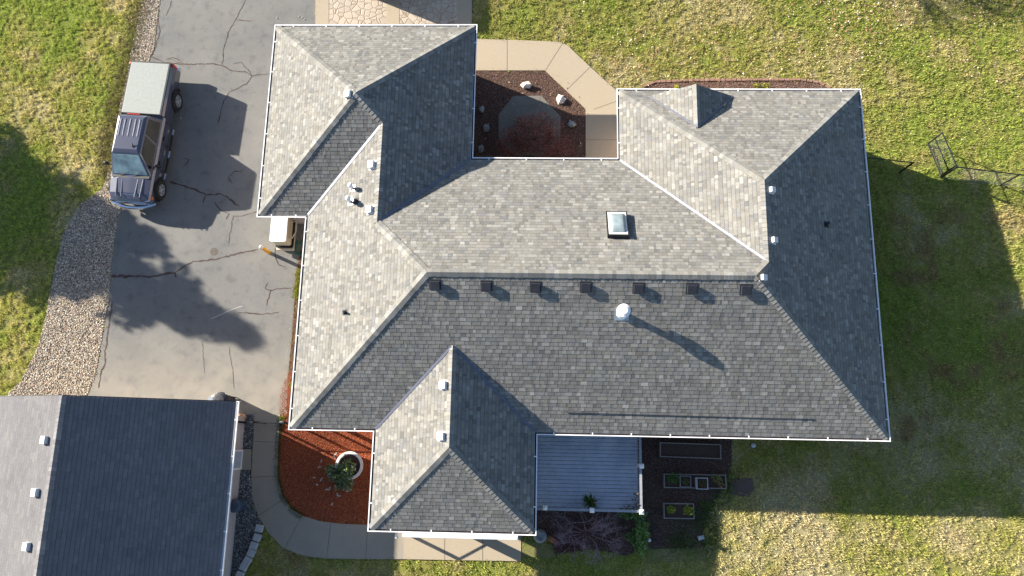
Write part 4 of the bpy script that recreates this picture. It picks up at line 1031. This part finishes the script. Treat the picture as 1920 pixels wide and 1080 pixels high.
# ring planter in the red bed
g_ = G(655, 873, .4)
pl = thing('ring_planter', 'white round concrete planter standing on the red mulch', 'planter', (g_[0], g_[1], .02))
MB().lathe((g_[0], g_[1], .02), [(.42, 0), (.50, .35), (.54, .38), (.54, .44), (.44, .44), (.42, .34), (.40, .30)], 32).build('ring', 'white_paint', pl)
MB().lathe((g_[0], g_[1], .02), [(0, .34), (.42, .33)], 24).build('soil', 'soil', pl)
bp = (g_[0]-.12, g_[1]-.2, .5)
pt = thing('trailing_plant', 'dark green shrub spilling over the rim of the white round planter', 'plant', (bp[0], bp[1], .36))
for c_, r_, n in (((bp[0]+.1, bp[1]+.12, .62), (.34, .34, .28), 700), ((bp[0]-.32, bp[1]-.1, .42), (.42, .34, .25), 750), ((bp[0]-.05, bp[1]-.38, .36), (.40, .36, .25), 700), ((bp[0]-.65, bp[1]+.05, .28), (.25, .2, .15), 160)):
    V, col = leaves(c_, r_, int(n*1.3), .07, [(.10, .15, .05), (.2, .25, .15), (.36, .4, .3), (.07, .10, .05), (.2, .3, .05)], .04, .1); np_tris('foliage', V, 'leafy', col, pt, 4)
mb = MB()
for k in range(7):
    a = 2*PI*k/7; mb.tube((bp[0]+.1, bp[1]+.1, .36), (bp[0]+.1+.4*math.cos(a), bp[1]+.35*math.sin(a), .55), .015, .006, 5)
mb.build('stem', 'trunk', pt)
V = []; cc = []
for u_, v_ in ((590, 894), (597, 907), (602, 899), (614, 916), (619, 915), (633, 926), (638, 932), (656, 917), (600, 875), (604, 865), (631, 851), (628, 856), (623, 945), (652, 920), (660, 908)):
    q_ = G(u_, v_); 
    for j in range(3): V += [(q_[0]+random.uniform(-.05, .05), q_[1]+random.uniform(-.05, .05), .05+.02*j)]
V = np.array(V); a = RNG.uniform(0, 6.28, len(V)); V4 = np.stack([V+np.stack([np.cos(a+k*PI/2)*.035, np.sin(a+k*PI/2)*.03, a*0], 1) for k in range(4)], 1).reshape(-1, 3)
props(np_tris('petals', V4, 'leafy', np.tile([[.55, .53, .48]], (len(V), 1)), nper=4), 'pale petals fallen on the red mulch round the planter', 'petals', kind='stuff')

# bare shrub below the deck and other garden plants
def branches(mb, p, d, L, r, depth):
    q_ = p+d*L; mb.tube(p, q_, r, r*.65, 4, False)
    if depth == 0: return
    for k in range(random.choice((2, 3, 3))):
        nd = (d+Vector((random.uniform(-.9, .9), random.uniform(-.9, .9), random.uniform(-.35, .45)))).normalized()
        branches(mb, q_, nd, L*random.uniform(.6, .85), r*.62, depth-1)
sb = G(1100, 1000); t = thing('bare_shrub', 'leafless purple twigged shrub spreading below the deck railing', 'shrub', (sb[0], sb[1], 0))
mb = MB(); random.seed(5)
for k in range(11):
    a = 2*PI*k/11; branches(mb, Vector((sb[0]+.2*math.cos(a), sb[1]+.1*math.sin(a), .02)), Vector((math.cos(a)*1.1, math.sin(a)*.5, .5)).normalized(), random.uniform(.38, .55), .020, 5)
mb.build('branches', 'twig', t)
V, col = leaves((sb[0], sb[1], .3), (1.5, .7, .3), 1300, .03, [(.26, .10, .10), (.17, .07, .08), (.3, .16, .13)], .04, .05); np_tris('foliage', V, 'leafy', col, t, 4)
random.seed(9)
sb2 = G(1060, 1020); t = thing('red_barberry', 'low dark red shrub beside the stone urn', 'shrub', (sb2[0], sb2[1], 0))
V, col = leaves((sb2[0], sb2[1], .2), (.55, .4, .25), 1200, .03, [(.12, .04, .04), (.08, .03, .03)], .03, .05); np_tris('foliage', V, 'leafy', col, t, 4)
sb = G(1199, 1000); t = thing('climbing_shrub', 'narrow glossy green shrub at the southeast corner of the deck', 'shrub', (sb[0], sb[1], 0))
for c_, r_, n in (((sb[0], sb[1]+.2, .6), (.28, .45, .55), 900), ((sb[0]-.02, sb[1]-.35, .45), (.30, .40, .42), 800), ((sb[0]-.3, sb[1]+.7, .5), (.6, .18, .4), 350), ((sb[0]-.3, sb[1]-.1, .3), (.3, .2, .25), 200)):
    V, col = leaves(c_, r_, n, .06, [(.10, .22, .05), (.15, .28, .06), (.07, .13, .03), (.25, .34, .14)], .04, .1); np_tris('foliage', V, 'leafy', col, t, 4)
MB().tube((sb[0], sb[1], 0), (sb[0], sb[1]+.1, .9), .03, .01, 6).build('stem', 'trunk', t)
# deck with railing
dk = thing('deck', 'grey board deck with white capped railing posts in the southeast corner of the house', 'deck', (1.9, -1, 0))
zd = .50; x0, x1, y0, y1 = SE-iw+.02, 3.80, -2.42, SS+iw-.02
mb = MB(); yb_ = y0
while yb_ < y1-.02:
    mb.box(x0, x1, yb_, min(yb_+.130, y1), zd-.03, zd+random.uniform(0, .004)); yb_ += .142
mb.build('deck_boards', 'deck', dk)
MB().box(x0, x1, y0+.04, y0+.05, zd-.06, zd-.04).box(x0, x1, y0, y0+.03, 0, zd-.04).box(x1-.03, x1, y0+.03, y1, 0, zd-.04).build('skirt', 'wood_grey', dk)
posts = [G(u_, v_, 1.5)[:2] for u_, v_ in ((1022, 952), (1110, 957), (1203, 960), (1203, 874))]
for x, y in posts:
    f = MB().box(x-.055, x+.055, y-.055, y+.055, zd, 1.5).build('post', 'white_paint', dk)
    MB().box(x-.085, x+.085, y-.085, y+.085, 1.5, 1.53).add([(x-.08, y-.08, 1.53), (x+.08, y-.08, 1.53), (x+.08, y+.08, 1.53), (x-.08, y+.08, 1.53), (x, y, 1.58)], [(0, 1, 4), (1, 2, 4), (2, 3, 4), (3, 0, 4)]).build('cap', 'cart_white', f)
xr_ = posts[2][0]; yr_ = posts[1][1]
mb = MB().box(x0+.5, xr_-.056, yr_-.045, yr_+.045, 1.40, 1.44).box(xr_-.045, xr_+.045, posts[2][1]+.056, y1, 1.40, 1.44).box(x0+.5, xr_-.056, yr_-.02, yr_+.02, zd+.08, zd+.12).box(xr_-.02, xr_+.02, posts[2][1]+.056, y1, zd+.08, zd+.12)
mb.build('rail', 'rail_metal', dk)
mb = MB()
for k in range(34): x = x0+.6+k*(xr_-x0-.7)/33; mb.box(x-.012, x+.012, yr_-.012, yr_+.012, zd+.12, 1.40)
for k in range(28): y = posts[2][1]+.12+k*(y1-posts[2][1]-.2)/27; mb.box(xr_-.012, xr_+.012, y-.012, y+.012, zd+.12, 1.40)
mb.build('balusters', 'rail_metal', dk)
pp = G(1108, 941, .9); t = thing('potted_palm', 'spiky green potted plant standing on the deck beside the middle post', 'potted plant', (pp[0], pp[1]+.05, zd))
MB().lathe((pp[0], pp[1], zd), [(0, 0), (.10, 0), (.14, .26), (.12, .26), (0, .24)], 18).build('pot', 'terracotta', t)
V = []; cols = []
for k in range(90):
    a = RNG.uniform(0, 6.28); e_ = RNG.uniform(.2, 1.2); L = RNG.uniform(.28, .48); d = np.array([math.cos(a)*math.cos(e_), math.sin(a)*math.cos(e_), math.sin(e_)]); s_ = np.array([-math.sin(a), math.cos(a), 0])*.016
    p = np.array([pp[0], pp[1], zd+.28]); m1 = p+d*L*.6; tp = p+d*L-np.array([0, 0, .08])
    V += [p-s_*.5, m1-s_, tp, m1+s_]; cols.append(np.array([.04, .09, .015])*RNG.uniform(.6, 1.8))
np_tris('fronds', np.array(V), 'leafy', np.array(cols), t, 4)
# twigs with brown leaves on the deck corner
tw = G(1190, 935, .9); t = thing('vine', 'brown leaved vine climbing the deck corner railing', 'vine', (tw[0], tw[1], zd))
for c_, r_, n in (((tw[0]+.05, tw[1]-.02, 1.2), (.22, .45, .35), 90), ((tw[0]-.25, tw[1]-.4, .8), (.3, .16, .25), 55)):
    V, col = leaves(c_, r_, n, .05, [(.10, .06, .03), (.2, .12, .04), (.06, .08, .02)], .55, .1); np_tris('foliage', V, 'leafy', col, t, 4)
mb = MB()
for k in range(6): mb.tube((tw[0]+.1, tw[1]-.3, .5), (tw[0]+random.uniform(-.4, .2), tw[1]+random.uniform(-.5, .4), 1.3), .01, .004, 4)
mb.build('stem', 'trunk', t)
# urn and terracotta at the corner
g_ = G(1013, 1006, .5)
ur = thing('stone_urn', 'round pale stone urn standing at the southeast corner of the south wing', 'urn', (g_[0], g_[1], 0))
MB().lathe((g_[0], g_[1], 0), [(0, 0), (.16, 0), (.12, .08), (.24, .28), (.25, .42), (.20, .50), (.15, .52), (.12, .47), (0, .45)], 22).build('bowl', 'rock_grey', ur)
g_ = G(1036, 1012)
tp = thing('terracotta_trough', 'broken terracotta trough lying between the urn and the bare shrub', 'planter', (g_[0], g_[1], 0))
MB().frame((g_[0], g_[1], 0), Vector((.85, -.5, 0)).normalized(), Vector((.5, .85, 0)).normalized(), (0, 0, 1), (-.22, .22), (-.09, .09), (.02, .17)).build('trough', 'terracotta', tp, bevel=.02)
V, col = leaves((g_[0]-.15, g_[1]+.08, .2), (.1, .08, .08), 60, .03, [(.14, .2, .03)]); np_tris('plant', V, 'leafy', col, tp, 4)
# a metal spike lamp and stepping stone in the garden
g_ = G(1216, 1012); lm = thing('path_light', 'small pale path light leaning beside the green shrub', 'light', (g_[0], g_[1], 0))
MB().tube((g_[0], g_[1], 0), (g_[0]-.03, g_[1]+.03, .35), .012).build('stake', 'galv', lm); MB().lathe((g_[0]-.03, g_[1]+.03, .33), [(.02, 0), (.07, .05), (.055, .10), (0, .11)], 14).build('lamp_head', 'cart_white', lm)
g_ = G(1314, 1008); props(MB().frame((g_[0], g_[1], .0), (.9, .3, 0), (-.3, .9, 0), (0, 0, 1), (-.12, .12), (-.08, .08), (0, .06)).build('stepping_stone', 'block', bevel=.015), 'small grey stone block at the east edge of the garden', 'stone')
g_ = G(1411, 835); vp = thing('cleanout_cap', 'small pale round pipe cap in the grass south of the house', 'pipe cap', (g_[0], g_[1], 0))
MB().tube((g_[0], g_[1], 0), (g_[0], g_[1], .1), .08, .08, 16).build('pipe', 'valley_metal', vp); MB().lathe((g_[0], g_[1], .1), [(.09, 0), (.09, .03), (0, .05)], 16).build('lid', 'galv', vp)
mb = MB(); pts = []
for k in range(26):
    u_ = 1205+14*math.sin(k*.55)+k*.15; v_ = 950+k*2.6; g_ = G(u_, v_); pts.append((g_[0]+.25, g_[1], .035))
props(mb.path(pts, .012, 5).build('drip_hose', 'vent_black'), 'thin black irrigation hose curling beside the green shrub', 'hose')

# raised beds
def raised(name, label, px, h, plants=None):
    P = [Vector(G(u_, v_, h)[:2]) for u_, v_ in px]; c_ = sum(P, Vector((0, 0)))/4
    t = thing(name, label, 'raised bed', (c_.x, c_.y, 0), 'raised vegetable beds in the bark garden')
    ux = (P[1]-P[0]).normalized(); uy = Vector((-ux.y, ux.x)); hw = ((P[1]-P[0]).length+(P[2]-P[3]).length)/4; hh = ((P[3]-P[0]).length+(P[2]-P[1]).length)/4
    X, Y = (ux.x, ux.y, 0), (uy.x, uy.y, 0); o = (c_.x, c_.y, 0); w_ = .04
    for a, b_ in (((-hw, hw), (hh-w_, hh)), ((-hw, hw), (-hh, -hh+w_)), ((-hw, -hw+w_), (-hh+w_, hh-w_)), ((hw-w_, hw), (-hh+w_, hh-w_))): MB().frame(o, X, Y, (0, 0, 1), a, b_, (0, h)).build('board', 'wood_grey', t)
    MB().frame(o, X, Y, (0, 0, 1), (-hw+w_, hw-w_), (-hh+w_, hh-w_), (0, h-.07)).build('soil', 'soil', t)
    return t
raised('raised_bed', 'long empty wooden raised bed nearest the house wall', [(1237, 829), (1352, 833), (1353, 861), (1238, 857)], .3)
raised('raised_bed', 'middle wooden raised bed holding two small frames and leafy greens', [(1245, 888), (1361, 890), (1363, 916), (1245, 916)], .3)
raised('raised_bed', 'short wooden raised bed with two bright yellow green plants', [(1244, 943), (1302, 944), (1302, 974), (1245, 972)], .3)
for i, px in enumerate(([(1275, 892), (1296, 893), (1296, 914), (1275, 913)], [(1306, 895), (1327, 896), (1328, 918), (1307, 918)])):
    h = .38 if i == 0 else .55
    P = [Vector(G(u_, v_, h)[:2]) for u_, v_ in px]; c_ = sum(P, Vector((0, 0)))/4; r_ = .215
    t = thing('planter_box', ['low grey square frame planter set in the middle raised bed', 'taller pale square planter overhanging the middle raised bed'][i], 'planter', (c_.x, c_.y, .24), 'square planters in the middle bed')
    for a, b_ in (((-r_, r_), (r_-.03, r_)), ((-r_, r_), (-r_, -r_+.03)), ((-r_, -r_+.03), (-r_+.03, r_-.03)), ((r_-.03, r_), (-r_+.03, r_-.03))): MB().frame((c_.x, c_.y, 0), (1, 0, 0), (0, 1, 0), (0, 0, 1), a, b_, (.24, h)).build('board', 'wood_grey' if i == 0 else 'block', t)
    MB().box(c_.x-r_+.03, c_.x+r_-.03, c_.y-r_+.03, c_.y+r_-.03, .24, h-.06).build('soil', 'soil', t)
    bush('seedlings', ['dark green seedlings inside the low square frame', 'orange flecked seedlings inside the taller square planter'][i], 'plant', (c_.x, c_.y, h), (.15, .15, .08), 130, .03, [(.06, .1, .03), (.1, .13, .04), (.3, .14, .03)] if i else GREEN, None, False, h-.06)
YG = [(.30, .38, .03), (.22, .30, .03), (.4, .42, .06)]
for u_, v_, r_, n, pal, lb in ((1258, 955, .17, 260, YG, 'yellow green lettuce at the west end of the short raised bed'), (1291, 957, .22, 300, YG, 'larger yellow green plant at the east end of the short raised bed'),
        (1262, 897, .26, 330, [(.08, .18, .03), (.12, .22, .05)], 'feathery green plant at the west end of the middle raised bed'), (1345, 898, .20, 140, [(.3, .3, .08), (.2, .24, .05)], 'sparse yellowing plant at the east end of the middle raised bed'), (1352, 910, .14, 60, [(.6, .3, .12), (.3, .25, .1)], 'small orange leaved plant in the southeast corner of the middle bed')):
    g_ = G(u_, v_, .35); bush('vegetable_plant', lb, 'plant', (g_[0], g_[1], .36), (r_, r_*.85, .12), n, .035, pal, 'plants in the raised beds', False, .23)
bush('weed_clump', 'bright green weed clump east of the short raised bed', 'plant', (*G(1322, 946)[:2], .06), (.22, .18, .08), 220, .03, [(.10, .18, .03)], None, False)
# north bed: edging and yellow plants
mb = MB(); pts = GP([(1205, 163), (1228, 154), (1300, 151), (1420, 150), (1500, 150), (1535, 155), (1556, 166)])
for a, b_ in zip(pts[:-1], pts[1:]):
    a, b_ = Vector(a), Vector(b_); d = (b_-a); n = max(1, int(d.length/.22)); d.normalize(); s_ = Vector((-d.y, d.x))
    for k in range(n):
        p = a.lerp(b_, (k+.5)/n); mb.frame((p.x, p.y, 0), (d.x, d.y, 0), (s_.x, s_.y, 0), (0, 0, 1), (-.10, .10), (-.05, .05), (0, .06+random.uniform(0, .015)))
props(mb.build('brick_edging', 'brick'), 'row of brick edging along the north flower bed', 'edging')
for i, (u_, v_) in enumerate(((1417, 163), (1434, 163), (1268, 166))):
    g_ = G(u_, v_); bush('flowering_plant', ['yellow green plant in the north bed, left one of the pair', 'yellow green plant in the north bed, right one of the pair', 'small yellow plant in the north bed beside the dormer'][i], 'plant', (g_[0], g_[1], .12), (.2 if i < 2 else .12, .12, .12), 150, .035, [(.35, .36, .03), (.14, .22, .03), (.5, .45, .05)], 'yellow plants in the north bed', False)
# little weeds by the path and strip
for i, (u_, v_) in enumerate(((531, 785), (549, 722), (557, 548))):
    g_ = G(u_, v_); bush('weed_plant', ['leafy weed at the top end of the curved path', 'yellow green shrub poking out below the west eave', 'leafy weed in the strip beside the driveway'][i], 'plant', (g_[0], g_[1], .12), (.13, .16, .12), 140, .035, [(.2, .24, .03), (.3, .27, .04), (.1, .15, .03)], None, False)

# ------------------------------------------------------------------ courtyard rocks and maple
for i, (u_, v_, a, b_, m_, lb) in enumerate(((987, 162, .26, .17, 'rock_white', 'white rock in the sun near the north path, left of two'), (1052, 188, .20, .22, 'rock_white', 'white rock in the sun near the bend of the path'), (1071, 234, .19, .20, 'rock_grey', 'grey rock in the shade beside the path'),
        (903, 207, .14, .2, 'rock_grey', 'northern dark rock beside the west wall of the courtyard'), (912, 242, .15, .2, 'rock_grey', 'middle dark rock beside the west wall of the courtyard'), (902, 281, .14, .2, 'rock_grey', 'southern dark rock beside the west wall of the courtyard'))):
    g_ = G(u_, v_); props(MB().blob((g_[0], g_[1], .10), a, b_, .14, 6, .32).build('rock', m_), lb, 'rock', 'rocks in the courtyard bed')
g_ = G(1000, 262); t = thing('maple_tree', 'small dark red Japanese maple filling the courtyard corner', 'tree', (g_[0], g_[1], 0))
mb = MB(); random.seed(3)
for k in range(7):
    a = 2*PI*k/7; branches(mb, Vector((g_[0], g_[1], .02)), Vector((math.cos(a)*.8, math.sin(a)*.8, .7)).normalized(), .42, .03, 4)
mb.build('trunk', 'trunk', t)
for c_, r_, n in (((g_[0], g_[1]-.1, .75), (1.25, 1.0, .45), 9000), ((g_[0]+1.0, g_[1]-.5, .55), (.7, .6, .35), 2200), ((g_[0]-.9, g_[1]-.5, .55), (.7, .6, .35), 2200)):
    V, col = leaves(c_, r_, n, .032, [(.34, .11, .09), (.24, .08, .06), (.42, .20, .16), (.12, .05, .045)], .05, .3); np_tris('crown', V, 'leafy', col, t, 4)
random.seed(12)

# ------------------------------------------------------------------ chain link fence and gate on the east lawn
def mesh_panel(mb, a, b_, z0, z1, sp=.085, r=.0016):
    a, b_ = Vector((a[0], a[1], 0)), Vector((b_[0], b_[1], 0)); L = (b_-a).length; d = (b_-a).normalized(); H = z1-z0
    n = int((L+H)/sp)
    for k in range(n):
        s_ = k*sp
        for sg in (0, 1):
            x0_, zz0 = (s_, 0) if s_ <= L else (L, s_-L); x1_, zz1 = (s_-H, H) if s_ >= H else (0, s_)
            if sg: x0_, x1_ = L-x0_, L-x1_
            mb.tube(a+d*x0_+Vector((0, 0, z0+zz0)), a+d*x1_+Vector((0, 0, z0+zz1)), r, r, 3, False)
    return mb
M['wire'] = plain('fence_wire', (.30, .32, .33), .5, .5)
fp = {k: G(*v)[:2] for k, v in dict(a=(1764, 333), b=(1738, 271), d=(1876, 347), e=(1685, 325), f=(1990, 361)).items()}
hw_ = (EE-iw+.05, fp['e'][1]+.35)
HF = 1.2
fn = thing('chain_link_fence', 'black chain link fence running east across the lawn', 'fence', (*fp['d'], 0))
ds = Vector((fp['f'][0]-fp['d'][0], fp['f'][1]-fp['d'][1])).normalized()
nodes = [fp['a'], fp['d'], fp['f'], (fp['f'][0]+ds.x*2.4, fp['f'][1]+ds.y*2.4)]
for i, p in enumerate(nodes): MB().tube((*p, 0), (*p, HF+.04), .04 if i == 0 else .032, None, 10).build('post', 'dark_metal', fn)
mb = MB(); wm = MB()
for p, q_ in zip(nodes[:-1], nodes[1:]): mb.tube((*p, HF), (*q_, HF), .024, None, 8); mesh_panel(wm, p, q_, .04, HF); wm.tube((*p, .05), (*q_, .05), .008, None, 4)
mb.build('rail', 'dark_metal', fn); wm.build('wire_mesh', 'wire', fn)
fn = thing('fence_section', 'short black fence rail and post between the house and the gate opening', 'fence', (*fp['e'], 0))
MB().tube((*fp['e'], 0), (*fp['e'], HF+.04), .036, None, 10).build('post', 'dark_metal', fn)
MB().tube((*hw_, HF), (*fp['e'], HF), .022, None, 8).build('rail', 'dark_metal', fn)
gt = thing('fence_gate', 'chain link gate swung open on the east lawn', 'gate', (*fp['a'], 0))
a, b_ = Vector(fp['a']), Vector(fp['b']); a = a.lerp(b_, .05)
mb = MB()
for p in (a, b_): mb.tube((p.x, p.y, .08), (p.x, p.y, HF), .028, None, 8)
for z_ in (.08, .64, HF): mb.tube((a.x, a.y, z_), (b_.x, b_.y, z_), .026, None, 8)
mb.build('gate_frame', 'dark_metal', gt); mesh_panel(MB(), a, b_, .08, HF).build('wire_mesh', 'wire', gt)

# ------------------------------------------------------------------ off-frame trees and added box that throw the photographed shadows
def conifer(x, y, h, r, label, seed, bend=0):
    rg = np.random.default_rng(seed); t = thing('conifer_tree', label, 'tree', (x, y, 0), 'conifers west of the driveway')
    MB().tube((x, y, 0), (x, y, h*.97), .28, .03, 10).build('trunk', 'trunk', t)
    V = []; cols = []; lv = int(h*4.2)
    for i in range(lv):
        z = .8+(h-1.0)*i/lv; rr = r*(1-(z/h))**.85+.15; nb = 11
        for k in range(nb):
            a = rg.uniform(0, 2*PI); L = rr*rg.uniform(.5, 1.35); dr = rg.uniform(.05, .35)
            ns = max(5, int(L*9))
            s_ = (np.arange(ns)+.5)/ns
            for q_ in s_:
                px = x+math.cos(a)*L*q_; py = y+math.sin(a)*L*q_; pz = z-dr*L*q_*q_
                for m_ in range(4):
                    o_ = rg.normal(0, .16*(1.1-q_)+.05, 3); c_ = np.array([px, py, pz])+o_*[1, 1, .6]
                    d = np.array([math.cos(a), math.sin(a), -.3])+rg.normal(0, .5, 3); d /= np.linalg.norm(d); s2 = np.cross(d, rg.normal(0, 1, 3)); s2 /= np.linalg.norm(s2)
                    l_ = rg.uniform(.12, .22); V += [c_-d*l_, c_+s2*l_*.35, c_+d*l_, c_-s2*l_*.35]; cols.append(np.array([.03, .06, .02])*rg.uniform(.6, 1.6))
    np_tris('crown', np.array(V), 'leafy', np.array(cols), t, 4)
tip = G(505, 652); dS = (math.cos(SUN_AZ), -math.sin(SUN_AZ)); h1 = 9.4; Ls = h1/math.tan(SUN_EL)
conifer(tip[0]-dS[0]*Ls, tip[1]-dS[1]*Ls, h1, 4.3, 'tall dark conifer standing west of the lawn, out of view', 4)
tip = G(330, 478); h2 = 7.2; Ls = h2/math.tan(SUN_EL)
conifer(tip[0]-dS[0]*Ls, tip[1]-dS[1]*Ls, h2, 2.6, 'shorter dark conifer north of the tall one, out of view', 8)
# leafless tree north of the lawn
g_ = (6.4, 26.6); t = thing('bare_tree', 'leafless tree north of the lawn, out of view', 'tree', (*g_, 0)); mb = MB(); random.seed(21)
mb.tube((*g_, 0), (*g_, 2.6), .22, .17, 8)
for k in range(6):
    a = 2*PI*k/6; branches(mb, Vector((*g_, 2.5)), Vector((math.cos(a), math.sin(a), 1.1)).normalized(), 1.6, .09, 6)
mb.build('trunk', 'trunk', t)
V, col = leaves((g_[0], g_[1], 5.5), (2.6, 2.6, 1.8), 5000, .07, [(.2, .1, .05), (.25, .16, .07)], 1, .1); np_tris('crown', V, 'leafy', col, t, 4)
# box added out of view to cast the shadow on the stamped patio
g_ = G(693, 2)
cb_ = thing('shadow_box', 'dark box added out of view to shade the north end of the stamped patio', 'cabinet', (g_[0]+.7, g_[1]+.9, .04))
MB().box(g_[0]+.02, g_[0]+1.5, g_[1]+.16, g_[1]+1.7, .04, 1.75).build('body', 'dark_metal', cb_, bevel=.02)
MB().box(g_[0]+.0, g_[0]+1.52, g_[1]+.08, g_[1]+1.72, 1.75, 1.80).build('lid', 'dark_metal', cb_, bevel=.01)
MB().box(g_[0]+.6, g_[0]+.9, g_[1]+.12, g_[1]+.16, 1.1, 1.14).build('handle', 'galv', cb_)
